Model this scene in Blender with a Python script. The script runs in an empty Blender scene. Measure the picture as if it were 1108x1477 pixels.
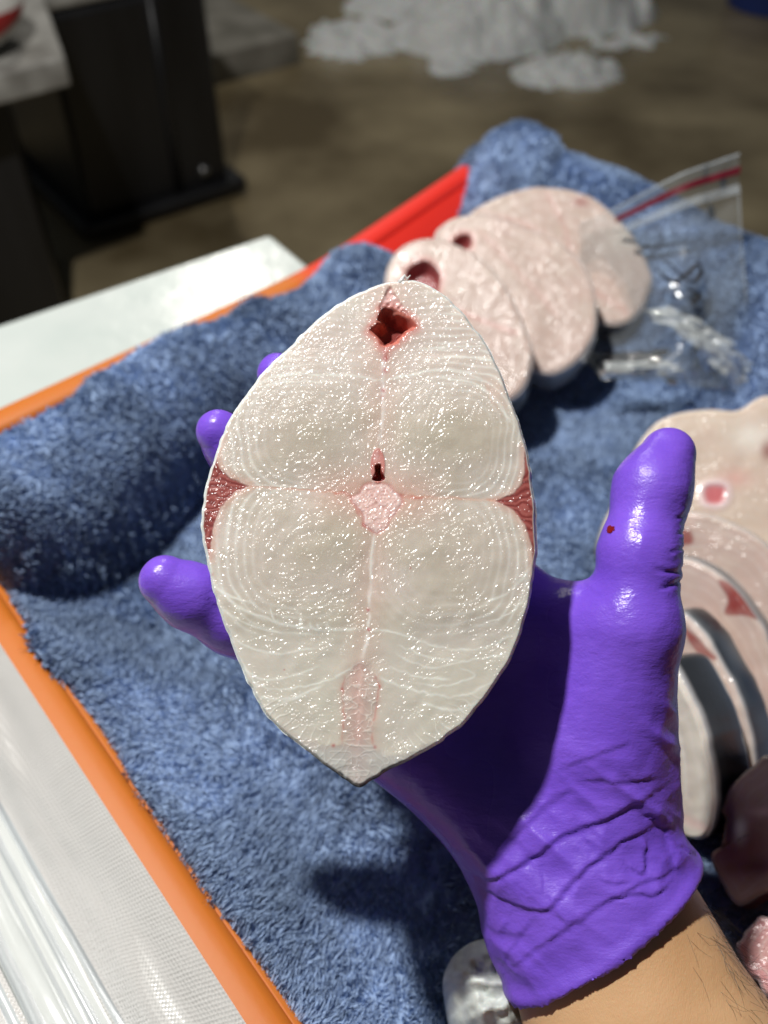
import bpy, math
import numpy as np
from mathutils import Vector, Matrix

# ------------------------------------------------------------------ camera, light, exposure
FPX, CX, CY = 1300.0, 554.0, 738.5          # focal length / principal point in photo pixels (1108 x 1477)
PITCH = math.radians(46.0)
CAM = np.array([0.0, 0.0, 0.42])            # table top is z = 0
Rv = np.array([1.0, 0, 0])
Uv = np.array([0, math.sin(PITCH), math.cos(PITCH)])
Fv = np.array([0, math.cos(PITCH), -math.sin(PITCH)])
FOCUS = 0.272
STEAK_C = CAM + Fv * 0.27

scene = bpy.context.scene
cam_data = bpy.data.cameras.new("camera")
cam = bpy.data.objects.new("camera", cam_data)
scene.collection.objects.link(cam)
scene.camera = cam
cam.matrix_world = Matrix(((Rv[0], Uv[0], -Fv[0], CAM[0]), (Rv[1], Uv[1], -Fv[1], CAM[1]), (Rv[2], Uv[2], -Fv[2], CAM[2]), (0, 0, 0, 1)))
cam_data.sensor_fit = 'VERTICAL'
cam_data.sensor_height = 34.6
cam_data.lens = 34.6 * FPX / 1477.0
cam_data.clip_start = 0.01
cam_data.clip_end = 60
cam_data.dof.use_dof = True
cam_data.dof.focus_distance = FOCUS
cam_data.dof.aperture_fstop = cam_data.lens / 3.9      # 3.9 mm wide pupil

world = bpy.data.worlds.new("World")
scene.world = world
world.use_nodes = True
bg = world.node_tree.nodes["Background"]
bg.inputs[0].default_value = (0.80, 0.90, 1.0, 1)
bg.inputs[1].default_value = 0.042

lcam = np.array([-0.35, 0.78, 0.50]); lcam /= np.linalg.norm(lcam)
LDIR = lcam[0] * Rv + lcam[1] * Uv - lcam[2] * Fv
lamp_d = bpy.data.lights.new("stall_lamp", 'POINT')
lamp_d.energy = 78.0
lamp_d.color = (1.0, 0.98, 0.945)
lamp_d.shadow_soft_size = 0.032
lamp = bpy.data.objects.new("stall_lamp", lamp_d)
scene.collection.objects.link(lamp)
lamp.location = STEAK_C + LDIR * 1.15

rear_d = bpy.data.lights.new("rear_lamp", 'POINT')
rear_d.energy = 48.0; rear_d.color = (1.0, 0.95, 0.86); rear_d.shadow_soft_size = 0.05
rear = bpy.data.objects.new("rear_lamp", rear_d)          # the next stall's lamp, behind the bin and the ice
scene.collection.objects.link(rear)
rear.location = (-0.64, 3.2, 1.7)

vs = scene.view_settings
vs.view_transform = 'Standard'; vs.look = 'None'; vs.exposure = 0.0; vs.gamma = 1.0
vs.use_curve_mapping = False
scene.cycles.max_bounces = 8
scene.cycles.transparent_max_bounces = 12
scene.cycles.caustics_reflective = False
scene.cycles.caustics_refractive = False
scene.cycles.sample_clamp_indirect = 4.0

rng = np.random.default_rng(7)

# ------------------------------------------------------------------ helpers
def ray(x, y):
    x = np.asarray(x, float); y = np.asarray(y, float)
    return ((x - CX) / FPX)[..., None] * Rv - ((y - CY) / FPX)[..., None] * Uv + Fv

def at(x, y, z):
    """the place on the level plane at height z that the photo shows at (x, y)"""
    d = ray(x, y)
    return CAM + d * ((z - CAM[2]) / d[..., 2])[..., None]

def cd(x, y, d):
    return CAM + ray(x, y) * np.asarray(d, float)[..., None]

def onplane(x, y, p0, n):
    d = ray(x, y)
    return CAM + d * (((p0 - CAM) @ n) / (d @ n))[..., None]

def project(P):
    q = P - CAM
    w = q @ Fv
    return CX + FPX * (q @ Rv) / w, CY - FPX * (q @ Uv) / w

def unit(v):
    v = np.asarray(v, float)
    return v / np.linalg.norm(v)

def lin(r, g, b):
    c = np.array([r, g, b], float) / 255.0
    return np.where(c <= 0.04045, c / 12.92, ((c + 0.055) / 1.055) ** 2.4)

def _h(ix, iy, iz, seed):
    n = (ix.astype(np.int64) * 374761393 + iy.astype(np.int64) * 668265263 + iz.astype(np.int64) * 2147483647 + seed * 974634777) & 0xFFFFFFFF
    n = ((n ^ (n >> 13)) * 1274126177) & 0xFFFFFFFF
    n = ((n ^ (n >> 16)) * 2246822519) & 0xFFFFFFFF
    return ((n ^ (n >> 15)) & 0xFFFFFF) / float(0xFFFFFF)

def noise3(x, y, z, seed=0):
    x, y, z = np.broadcast_arrays(np.asarray(x, float), np.asarray(y, float), np.asarray(z, float))
    ix, iy, iz = np.floor(x), np.floor(y), np.floor(z)
    fx, fy, fz = x - ix, y - iy, z - iz
    fx, fy, fz = (f * f * f * (f * (f * 6 - 15) + 10) for f in (fx, fy, fz))
    ix, iy, iz = ix.astype(np.int64), iy.astype(np.int64), iz.astype(np.int64)
    o = 0
    for a in (0, 1):
        for b in (0, 1):
            for c in (0, 1):
                w = (fx if a else 1 - fx) * (fy if b else 1 - fy) * (fz if c else 1 - fz)
                o = o + w * _h(ix + a, iy + b, iz + c, seed)
    return o * 2 - 1

def noise2(x, y, seed=0):
    x, y = np.broadcast_arrays(np.asarray(x, float), np.asarray(y, float))
    ix, iy = np.floor(x), np.floor(y)
    fx, fy = x - ix, y - iy
    fx, fy = (f * f * f * (f * (f * 6 - 15) + 10) for f in (fx, fy))
    ix, iy = ix.astype(np.int64), iy.astype(np.int64)
    zz = np.zeros_like(ix)
    o = 0
    for a in (0, 1):
        for b in (0, 1):
            o = o + (fx if a else 1 - fx) * (fy if b else 1 - fy) * _h(ix + a, iy + b, zz, seed)
    return o * 2 - 1

def fbm2(x, y, seed=0, oct=4, gain=0.5):
    o, a, s = 0, 1.0, 0
    for k in range(oct):
        o = o + a * noise2(x * 2 ** k + 17.3 * k, y * 2 ** k - 9.1 * k, seed + k); s += a; a *= gain
    return o / s

def sstep(a, b, x):
    t = np.clip((x - a) / (b - a), 0, 1)
    return t * t * (3 - 2 * t)

def seg_dist(X, Y, pts):
    """distance to a polyline, and position along it 0..1"""
    pts = np.asarray(pts, float)
    best = np.full(X.shape, 1e9); bt = np.zeros(X.shape)
    n = len(pts) - 1
    for i in range(n):
        (ax, ay), (bx, by) = pts[i], pts[i + 1]
        dx, dy = bx - ax, by - ay
        t = np.clip(((X - ax) * dx + (Y - ay) * dy) / (dx * dx + dy * dy + 1e-12), 0, 1)
        d = np.hypot(X - ax - t * dx, Y - ay - t * dy)
        m = d < best
        best = np.where(m, d, best); bt = np.where(m, (i + t) / n, bt)
    return best, bt

def smooth_poly(pts, n, closed=True):
    """Catmull-Rom through pts, n points evenly by length"""
    p = np.asarray(pts, float)
    m = len(p)
    out = []
    segs = m if closed else m - 1
    for i in range(segs):
        if closed:
            a, b, c, d = p[(i - 1) % m], p[i], p[(i + 1) % m], p[(i + 2) % m]
        else:
            a, b, c, d = p[max(i - 1, 0)], p[i], p[i + 1], p[min(i + 2, m - 1)]
        t = np.linspace(0, 1, 24, endpoint=False)[:, None]
        out.append(0.5 * ((2 * b) + (-a + c) * t + (2 * a - 5 * b + 4 * c - d) * t ** 2 + (-a + 3 * b - 3 * c + d) * t ** 3))
    q = np.concatenate(out + ([out[0][:1]] if closed else [p[-1:]]))
    L = np.concatenate([[0], np.cumsum(np.linalg.norm(np.diff(q, axis=0), axis=1))])
    s = np.linspace(0, L[-1], n, endpoint=not closed)
    return np.stack([np.interp(s, L, q[:, k]) for k in range(q.shape[1])], 1)

def inside(X, Y, poly):
    poly = np.asarray(poly, float)
    r = np.zeros(X.shape, bool)
    j = len(poly) - 1
    for i in range(len(poly)):
        xi, yi = poly[i]; xj, yj = poly[j]
        if yi != yj:
            r ^= ((yi > Y) != (yj > Y)) & (X < (xj - xi) * (Y - yi) / (yj - yi) + xi)
        j = i
    return r

def sdpoly(X, Y, poly):
    """signed distance to a closed outline, negative inside"""
    poly = np.asarray(poly, float)
    x0, y0 = poly.min(0) - 45; x1, y1 = poly.max(0) + 45
    m = (X > x0) & (X < x1) & (Y > y0) & (Y < y1)
    o = np.full(X.shape, 99.0)
    d, _ = seg_dist(X[m], Y[m], np.concatenate([poly, poly[:1]]))
    o[m] = np.where(inside(X[m], Y[m], poly), -d, d)
    return o

def mesh(name, verts, faces, mat, parent=None, smooth=True, **attrs):
    verts = np.asarray(verts, np.float64)
    me = bpy.data.meshes.new(name)
    if isinstance(faces, np.ndarray):
        nf, k = faces.shape
        me.vertices.add(len(verts)); me.vertices.foreach_set("co", verts.astype(np.float32).ravel())
        me.loops.add(nf * k); me.loops.foreach_set("vertex_index", faces.astype(np.int32).ravel())
        me.polygons.add(nf)
        me.polygons.foreach_set("loop_start", np.arange(0, nf * k, k, dtype=np.int32))
        me.polygons.foreach_set("loop_total", np.full(nf, k, np.int32))
        me.update(calc_edges=True)
    else:
        me.from_pydata(verts.tolist(), [], [list(map(int, f)) for f in faces])
    for k, v in attrs.items():
        v = np.asarray(v, np.float32)
        if v.ndim == 2 and k == "film":
            a = me.attributes.new(k, 'FLOAT_VECTOR', 'POINT'); a.data.foreach_set("vector", v.ravel())
        elif v.ndim == 2:
            a = me.attributes.new(k, 'FLOAT_COLOR', 'POINT')
            a.data.foreach_set("color", np.concatenate([v, np.ones((len(v), 1), np.float32)], 1).ravel())
        else:
            a = me.attributes.new(k, 'FLOAT', 'POINT'); a.data.foreach_set("value", v.ravel())
    me.polygons.foreach_set("use_smooth", np.full(len(me.polygons), smooth))
    me.materials.append(mat)
    o = bpy.data.objects.new(name, me)
    scene.collection.objects.link(o)
    if parent is not None:
        o.parent = parent
        o.matrix_parent_inverse = parent.matrix_world.inverted()
    return o

def tag(o, label=None, category=None, group=None, kind=None):
    for k, v in (("label", label), ("category", category), ("group", group), ("kind", kind)):
        if v: o[k] = v
    return o

def empty(name, loc, label, category, group=None):
    o = bpy.data.objects.new(name, None)
    o.empty_display_size = 0.02
    scene.collection.objects.link(o)
    o.location = Vector(loc)
    o.matrix_world = Matrix.Translation(Vector(loc))
    return tag(o, label, category, group)

def subset(name, V, F, mask, mat, parent, attrs):
    f = F[mask]
    if len(f) == 0: return None
    u, inv = np.unique(f.ravel(), return_inverse=True)
    return mesh(name, V[u], inv.reshape(f.shape), mat, parent, True, **{k: v[u] for k, v in attrs.items()})

def gridfaces(nu, nv, wrap_u=False):
    i = np.arange(nu if wrap_u else nu - 1)[:, None]; j = np.arange(nv - 1)[None]
    i2 = (i + 1) % nu
    return np.stack(np.broadcast_arrays(i * nv + j, i2 * nv + j, i2 * nv + j + 1, i * nv + j + 1), -1).reshape(-1, 4)

def box(name, pts8, mat, parent=None, bevel=0.0, seg=2):
    """pts8: four lower corners then four upper corners"""
    o = mesh(name, pts8, [(3, 2, 1, 0), (4, 5, 6, 7), (0, 1, 5, 4), (1, 2, 6, 5), (2, 3, 7, 6), (3, 0, 4, 7)], mat, parent, bevel > 0)
    if bevel:
        m = o.modifiers.new("bevel", 'BEVEL'); m.width = bevel; m.segments = seg; m.limit_method = 'NONE'
        o.modifiers.new("normals", 'WEIGHTED_NORMAL')
    return o

def prism(corner, u, v, lu, lv, z0, z1):
    c = np.array([corner[0], corner[1], 0.0])
    q = [c, c + u * lu, c + u * lu + v * lv, c + v * lv]
    return [(p[0], p[1], z0) for p in q] + [(p[0], p[1], z1) for p in q]

def sweep(path, radii, nseg=10, flat=1.0):
    P = np.asarray(path, float); n = len(P)
    T = np.gradient(P, axis=0); T /= np.linalg.norm(T, axis=1)[:, None]
    up = np.array([0.3, 0.2, 0.93]); V = []
    for i in range(n):
        a = unit(np.cross(T[i], up)); b = np.cross(T[i], a)
        ang = np.linspace(0, 2 * np.pi, nseg, endpoint=False)
        r = radii[i] if np.ndim(radii) else radii
        V.append(P[i] + r * (np.cos(ang)[:, None] * a + flat * np.sin(ang)[:, None] * b))
    V = np.concatenate(V)
    F = []
    for i in range(n - 1):
        for k in range(nseg):
            F.append((i * nseg + k, i * nseg + (k + 1) % nseg, (i + 1) * nseg + (k + 1) % nseg, (i + 1) * nseg + k))
    F.append(tuple(range(nseg))[::-1]); F.append(tuple((n - 1) * nseg + k for k in range(nseg)))
    return V, F

# ------------------------------------------------------------------ materials
def material(name):
    m = bpy.data.materials.new(name); m.use_nodes = True
    nt = m.node_tree
    return m, nt, nt.nodes["Principled BSDF"]

def node(nt, t, **kw):
    n = nt.nodes.new(t)
    for k, v in kw.items():
        if k.startswith("i_"):
            key = k[2:].replace("_", " ")
            n.inputs[key].default_value = v
        else: setattr(n, k, v)
    return n

def noise_bump(nt, b, scale, strength, dist=0.001, detail=4, coord='Object', stretch=None, prev=None, rough=0.6):
    tc = node(nt, "ShaderNodeTexCoord")
    src = tc.outputs[coord]
    if stretch:
        mp = node(nt, "ShaderNodeMapping"); mp.inputs["Scale"].default_value = stretch
        nt.links.new(src, mp.inputs[0]); src = mp.outputs[0]
    t = node(nt, "ShaderNodeTexNoise"); t.inputs["Scale"].default_value = scale; t.inputs["Detail"].default_value = detail; t.inputs["Roughness"].default_value = rough
    nt.links.new(src, t.inputs["Vector"])
    bp = node(nt, "ShaderNodeBump"); bp.inputs["Strength"].default_value = strength; bp.inputs["Distance"].default_value = dist
    nt.links.new(t.outputs[0], bp.inputs["Height"])
    if prev: nt.links.new(prev.outputs[0], bp.inputs["Normal"])
    nt.links.new(bp.outputs[0], b.inputs["Normal"])
    return bp

def noise_color(nt, b, scale, c1, c2, lo=0.35, hi=0.65, detail=5, socket="Base Color", stretch=None):
    tc = node(nt, "ShaderNodeTexCoord"); src = tc.outputs["Object"]
    if stretch:
        mp = node(nt, "ShaderNodeMapping"); mp.inputs["Scale"].default_value = stretch
        nt.links.new(src, mp.inputs[0]); src = mp.outputs[0]
    t = node(nt, "ShaderNodeTexNoise"); t.inputs["Scale"].default_value = scale; t.inputs["Detail"].default_value = detail
    nt.links.new(src, t.inputs["Vector"])
    r = node(nt, "ShaderNodeValToRGB")
    r.color_ramp.elements[0].position = lo; r.color_ramp.elements[1].position = hi
    r.color_ramp.elements[0].color = (*c1, 1); r.color_ramp.elements[1].color = (*c2, 1)
    nt.links.new(t.outputs[0], r.inputs[0]); nt.links.new(r.outputs[0], b.inputs[socket])
    return r

def attr_color(nt, b, name="col", socket="Base Color"):
    a = node(nt, "ShaderNodeAttribute"); a.attribute_name = name
    nt.links.new(a.outputs["Color"], b.inputs[socket]); return a

def m_flesh(name, rough=0.16, sss=0.35, coat=0.0):
    m, nt, b = material(name)
    attr_color(nt, b)
    b.inputs["Roughness"].default_value = rough
    b.inputs["IOR"].default_value = 1.42
    b.inputs["Subsurface Weight"].default_value = sss
    b.inputs["Subsurface Radius"].default_value = (1.0, 0.7, 0.5)
    b.inputs["Subsurface Scale"].default_value = 0.003
    b.inputs["Coat Weight"].default_value = coat
    b.inputs["Coat Roughness"].default_value = 0.06
    return m, nt, b

M_FLESH, _nt, _b = m_flesh("wet_fish_flesh", 0.5, 0.42)
_b.inputs["Specular IOR Level"].default_value = 0.25
_b.inputs["Subsurface Scale"].default_value = 0.0024
_b.inputs["Coat Weight"].default_value = 1.0; _b.inputs["Coat Roughness"].default_value = 0.22; _b.inputs["Coat IOR"].default_value = 1.50
_a = node(_nt, "ShaderNodeAttribute"); _a.attribute_name = "film"
_nt.links.new(_a.outputs["Vector"], _b.inputs["Coat Normal"])
M_FLESH2, _nt, _b = m_flesh("wet_fish_flesh_stacked", 0.15, 0.3)
_b.inputs["Coat Weight"].default_value = 1.0; _b.inputs["Coat Roughness"].default_value = 0.16; _b.inputs["Coat IOR"].default_value = 1.45
_b.inputs["Specular IOR Level"].default_value = 0.2
_bp = noise_bump(_nt, _b, 480, 0.75, 0.0010, 1)
_nt.links.remove(_b.inputs["Normal"].links[0]); _nt.links.new(_bp.outputs[0], _b.inputs["Coat Normal"])
def plain(name, col, rough=0.5, spec=0.5, **kw):
    m, nt, b = material(name)
    b.inputs["Base Color"].default_value = (*col, 1); b.inputs["Roughness"].default_value = rough
    b.inputs["Specular IOR Level"].default_value = spec
    for k, v in kw.items(): b.inputs[k.replace("_", " ")].default_value = v
    return m, nt, b

M_OFFCUT, _nt, _b = m_flesh("pale_offcut_flesh", 0.42, 0.3)
noise_bump(_nt, _b, 300, 0.3, 0.001, 3)
M_SKIN_FISH, _nt, _b = material("fish_skin_silver_grey")
attr_color(_nt, _b); _b.inputs["Roughness"].default_value = 0.3
noise_bump(_nt, _b, 500, 0.25, 0.0006, 3)

M_GLOVE, _nt, _b = plain("purple_nitrile", (0.165, 0.072, 0.66), 0.33, 0.5)
noise_color(_nt, _b, 40, (0.185, 0.078, 0.64), (0.225, 0.098, 0.72))
_a = node(_nt, "ShaderNodeAttribute"); _a.attribute_name = "rough"; _nt.links.new(_a.outputs["Fac"], _b.inputs["Roughness"])
_p = noise_bump(_nt, _b, 1100, 0.22, 0.0005, 3)
_p = noise_bump(_nt, _b, 240, 0.22, 0.0010, 3, stretch=(0.6, 2.4, 2.4), prev=_p)
noise_bump(_nt, _b, 60, 0.18, 0.0025, 2, stretch=(0.7, 1.6, 1.6), prev=_p)
_b.inputs["Subsurface Weight"].default_value = 0.05
_b.inputs["Subsurface Scale"].default_value = 0.001
M_BLOOD, _, _ = plain("blood_spot", (0.20, 0.01, 0.012), 0.2)

M_ARM, _nt, _b = plain("tan_forearm_skin", (0.50, 0.285, 0.135), 0.42, 0.45)
noise_color(_nt, _b, 30, (0.60, 0.335, 0.16), (0.72, 0.44, 0.235), 0.3, 0.7)
_p = noise_bump(_nt, _b, 1500, 0.35, 0.0004, 2, stretch=(2.6, 0.7, 1.0))
noise_bump(_nt, _b, 700, 0.25, 0.0004, 2, prev=_p)
_b.inputs["Subsurface Weight"].default_value = 0.25
_b.inputs["Subsurface Radius"].default_value = (1.0, 0.35, 0.2)
_b.inputs["Subsurface Scale"].default_value = 0.003
M_HAIR, _, _ = plain("dark_arm_hair", (0.012, 0.009, 0.007), 0.45)

M_TOWEL, _nt, _b = plain("blue_plush_towel", (0.07, 0.13, 0.30), 0.85, 0.2)
attr_color(_nt, _b)
_b.inputs["Sheen Weight"].default_value = 0.35
_b.inputs["Sheen Roughness"].default_value = 0.4
_b.inputs["Sheen Tint"].default_value = (0.6, 0.75, 1.0, 1)

def plastic(name, c1, c2, rough=0.35):
    m, nt, b = plain(name, c1, rough)
    noise_color(nt, b, 14, c1, c2, 0.3, 0.7)
    noise_bump(nt, b, 320, 0.12, 0.0006, 4)
    b.inputs["Subsurface Weight"].default_value = 0.12
    b.inputs["Subsurface Scale"].default_value = 0.004
    return m
M_TRAY = plastic("tray_plastic", (1, 1, 1), (1, 1, 1), 0.55)
_nt = M_TRAY.node_tree; attr_color(_nt, _nt.nodes["Principled BSDF"])

M_WHITE, _nt, _b = plain("white_table_plastic", (0.66, 0.72, 0.69), 0.28)
noise_color(_nt, _b, 9, (0.60, 0.67, 0.64), (0.70, 0.75, 0.72))
noise_bump(_nt, _b, 22, 0.30, 0.006, 3)

M_STEEL, _nt, _b = plain("dull_steel", (0.35, 0.35, 0.35), 0.4, 0.5, Metallic=1.0)
M_BLACK, _nt, _b = plain("black_bin_plastic", (0.010, 0.010, 0.011), 0.42)
noise_color(_nt, _b, 7, (0.006, 0.006, 0.007), (0.022, 0.022, 0.024), 0.4, 0.75, stretch=(1, 1, 0.15))
noise_bump(_nt, _b, 60, 0.15, 0.004, 4)
M_GREY, _nt, _b = plain("weathered_grey_board", (0.30, 0.29, 0.26), 0.6)
noise_color(_nt, _b, 16, (0.20, 0.19, 0.17), (0.42, 0.41, 0.38))
M_FOAM, _nt, _b = plain("white_sack", (0.62, 0.60, 0.56), 0.7)
noise_bump(_nt, _b, 60, 0.5, 0.004, 4)
M_REDSTRIPE, _, _ = plain("red_print", (0.42, 0.03, 0.03), 0.6)
M_BLUETUB, _, _ = plain("blue_tub_plastic", (0.02, 0.045, 0.22), 0.45)

M_FLOOR, _nt, _b = plain("wet_concrete", (0.2, 0.17, 0.11), 0.35)
noise_color(_nt, _b, 2.2, (0.14, 0.105, 0.055), (0.42, 0.345, 0.21), 0.36, 0.66, 8)
_t = node(_nt, "ShaderNodeTexNoise"); _t.inputs["Scale"].default_value = 3.0; _t.inputs["Detail"].default_value = 5
_r = node(_nt, "ShaderNodeMapRange"); _r.inputs[1].default_value = 0.4; _r.inputs[2].default_value = 0.62; _r.inputs[3].default_value = 0.22; _r.inputs[4].default_value = 0.62
_nt.links.new(_t.outputs[0], _r.inputs[0]); _nt.links.new(_r.outputs[0], _b.inputs["Roughness"])
noise_bump(_nt, _b, 45, 0.25, 0.006, 6)
M_KERB, _nt, _b = plain("pale_concrete", (0.26, 0.24, 0.2), 0.8)
noise_color(_nt, _b, 8, (0.18, 0.17, 0.14), (0.33, 0.31, 0.27))
noise_bump(_nt, _b, 60, 0.4, 0.006, 6)
M_ICE, _nt, _b = plain("crushed_ice", (0.86, 0.88, 0.88), 0.35)
noise_bump(_nt, _b, 55, 0.8, 0.01, 5)
_b.inputs["Subsurface Weight"].default_value = 0.4; _b.inputs["Subsurface Scale"].default_value = 0.02

def film(name, milk, tint=(0.9, 0.93, 0.93), rough=0.12, emboss=None, wave=(16, 0.4, 0.004)):
    """thin clear or milky plastic film: see-through share plus a glossy, slightly milky surface"""
    m, nt, b = material(name)
    b.inputs["Base Color"].default_value = (*tint, 1)
    b.inputs["Roughness"].default_value = rough
    b.inputs["IOR"].default_value = 1.5
    bp = noise_bump(nt, b, wave[0], wave[1], wave[2], 3)
    if emboss:
        tc = node(nt, "ShaderNodeTexCoord"); v = node(nt, "ShaderNodeTexVoronoi"); v.inputs["Scale"].default_value = emboss
        v.inputs["Randomness"].default_value = 0.12
        nt.links.new(tc.outputs["Object"], v.inputs["Vector"])
        b2 = node(nt, "ShaderNodeBump"); b2.inputs["Strength"].default_value = 0.55; b2.inputs["Distance"].default_value = 0.0010
        nt.links.new(v.outputs["Distance"], b2.inputs["Height"]); nt.links.new(bp.outputs[0], b2.inputs["Normal"])
        nt.links.new(b2.outputs[0], b.inputs["Normal"]); bp = b2
    tr = node(nt, "ShaderNodeBsdfTransparent"); tr.inputs[0].default_value = (0.97, 0.98, 0.98, 1)
    gl = node(nt, "ShaderNodeBsdfGlossy"); gl.inputs["Roughness"].default_value = rough
    nt.links.new(bp.outputs[0], gl.inputs["Normal"])
    fr = node(nt, "ShaderNodeFresnel"); fr.inputs[0].default_value = 1.5
    nt.links.new(bp.outputs[0], fr.inputs["Normal"])
    mx = node(nt, "ShaderNodeMixShader"); nt.links.new(fr.outputs[0], mx.inputs[0])
    nt.links.new(tr.outputs[0], mx.inputs[1]); nt.links.new(gl.outputs[0], mx.inputs[2])
    m2 = node(nt, "ShaderNodeMixShader"); m2.inputs[0].default_value = milk
    nt.links.new(mx.outputs[0], m2.inputs[1]); nt.links.new(b.outputs[0], m2.inputs[2])
    nt.links.new(m2.outputs[0], nt.nodes["Material Output"].inputs[0])
    return m
M_FILM_CLEAR = film("clear_bag_film", 0.06, (0.8, 0.86, 0.9), 0.16, None, (14, 0.15, 0.004))
M_FILM_ZIP = film("bag_zip_plastic", 0.45, (0.85, 0.9, 0.92), 0.2)
M_BAG_EDGE = film("bag_edge_plastic", 0.20, (0.8, 0.87, 0.92), 0.18)
M_FILM_CRUMPLE = film("crumpled_bag_film", 0.42, (0.85, 0.9, 0.9), 0.10, None, (60, 0.7, 0.006))
M_FILM_MILK = film("milky_pouch_film", 0.66, (0.93, 0.96, 0.93), 0.17, None, (9, 0.5, 0.010))
M_FILM_EMB = film("embossed_pouch_film", 0.68, (0.97, 0.94, 0.90), 0.17, 760, (9, 0.5, 0.010))
M_ZIP_RED, _, _ = plain("red_bag_zip", (0.16, 0.012, 0.025), 0.4)
M_INK, _, _ = plain("black_marker_ink", (0.012, 0.012, 0.016), 0.6)

# ------------------------------------------------------------------ setting: ground, kerb, ice
FLOOR = -0.75
def ground():
    n = 60
    g = np.linspace(-1, 1, n); g = np.sign(g) * np.abs(g) ** 2 * 20
    X, Y = np.meshgrid(g, g + 3, indexing='ij')
    Z = FLOOR + 0.006 * fbm2(X * 1.3, Y * 1.3, 3)
    V = np.stack([X, Y, Z], -1).reshape(-1, 3)
    tag(mesh("ground", V, gridfaces(n, n), M_FLOOR), "wet brown concrete floor behind the trays", kind="structure")
ground()

kc = at(325, 72, FLOOR + 0.10); ku = unit(at(430, 47, FLOOR + 0.10) - kc); kv = np.array([-ku[1], ku[0], 0])
tag(box("kerb", prism(kc - ku * 0.9, ku, kv, 0.9 + np.linalg.norm(at(432, 47, FLOOR + 0.10) - kc), 0.9, FLOOR - 0.02, FLOOR + 0.10), M_KERB, None, 0.012), "pale concrete kerb behind the black bin", kind="structure")

def ice_heap():
    n = 130
    x0, x1 = 330, 1010
    c = at(700, 75, FLOOR)
    X, Y = np.meshgrid(np.linspace(-0.75, 0.75, n), np.linspace(-0.75, 0.75, n), indexing='ij')
    px, py = project(np.stack([c[0] + X, c[1] + Y, np.full_like(X, FLOOR)], -1))
    h = np.zeros_like(X)
    for (ax, ay, wx, wy, hh) in ((510, 62, 75, 26, 0.05), (690, 50, 120, 38, 0.16), (800, 20, 140, 34, 0.18), (620, 10, 120, 22, 0.10), (820, 108, 80, 24, 0.06), (650, 98, 55, 16, 0.03), (905, 60, 60, 18, 0.02)):
        h = np.maximum(h, hh * np.clip(1.25 - ((px - ax) / wx) ** 2 - ((py - ay) / wy) ** 2, 0, 1))
    h = h * (1 + 0.5 * fbm2(X * 9, Y * 9, 5)) + 0.035 * fbm2(X * 22, Y * 22, 9) * (h > 0.004) - 0.014 + 0.010 * fbm2(X * 40, Y * 40, 15)
    V = np.stack([c[0] + X, c[1] + Y, FLOOR + h], -1).reshape(-1, 3)
    F = gridfaces(n, n)
    F = F[(h.ravel()[F] > -0.013).any(1)]
    u, inv = np.unique(F.ravel(), return_inverse=True)
    tag(mesh("crushed_ice", V[u], inv.reshape(F.shape), M_ICE), "heap of crushed ice melting on the wet floor", "ice", kind="stuff")
ice_heap()

# ------------------------------------------------------------------ far things: black bin, grey counter with sacks, blue tub
def black_bin():
    c = at(128, 356, FLOOR); r = at(360, 280, FLOOR); l = at(-20, 215, FLOOR)
    u = unit(r - c); v = np.array([-u[1], u[0], 0.0])
    W, D = np.linalg.norm(r - c), 0.62
    # height from the photo: the near upright edge ends at about y = 16
    zs = np.linspace(FLOOR, 0.6, 400)
    ins = 0.035
    base = c + u * ins + v * ins
    yy = np.array([project(np.array([[base[0] - 0.02 * u[0], base[1], z]]))[1][0] for z in zs])
    H = zs[np.argmin(np.abs(yy - 14))]
    e = empty("black_bin", (c[0], c[1], FLOOR), "black plastic bin with flanged foot and pale rim standing on the floor", "bin")
    box("foot_flange", prism(c, u, v, W, D, FLOOR + 0.012, FLOOR + 0.05), M_BLACK, e, 0.012)
    lo = prism(base, u, v, W - 2 * ins, D - 2 * ins, FLOOR + 0.04, H)
    k = np.array(lo); top = c + (u * (-0.005) + v * (-0.005))
    hi = prism(top + u * 0.03, u, v, W - 2 * ins - 0.01, D - 0.03, H - 0.03, H)
    box("body", lo[:4] + hi[4:], M_BLACK, e, 0.02, 3)
    for t in (0.62,):
        f0 = np.array(lo[0]) + u * (W - 2 * ins) * t; f1 = np.array(hi[4]) + u * (W - 2 * ins) * t
        V, F = sweep([f0, (f0 + f1) / 2, f1], 0.012, 8); mesh("rib", V, F, M_BLACK, e)
    box("rim", prism(top, u, v, W - 0.03, D - 0.02, H + 0.002, H + 0.035), M_GREY, e, 0.010)
    p = onplane(np.array(293.0), np.array(245.0), np.array(lo[0]), -v)
    V, F = sweep([p + v * 0.01, p - v * 0.008, p - v * 0.016], [0.016, 0.016, 0.011], 12); mesh("bolt", V, F, M_STEEL, e)
black_bin()

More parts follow.
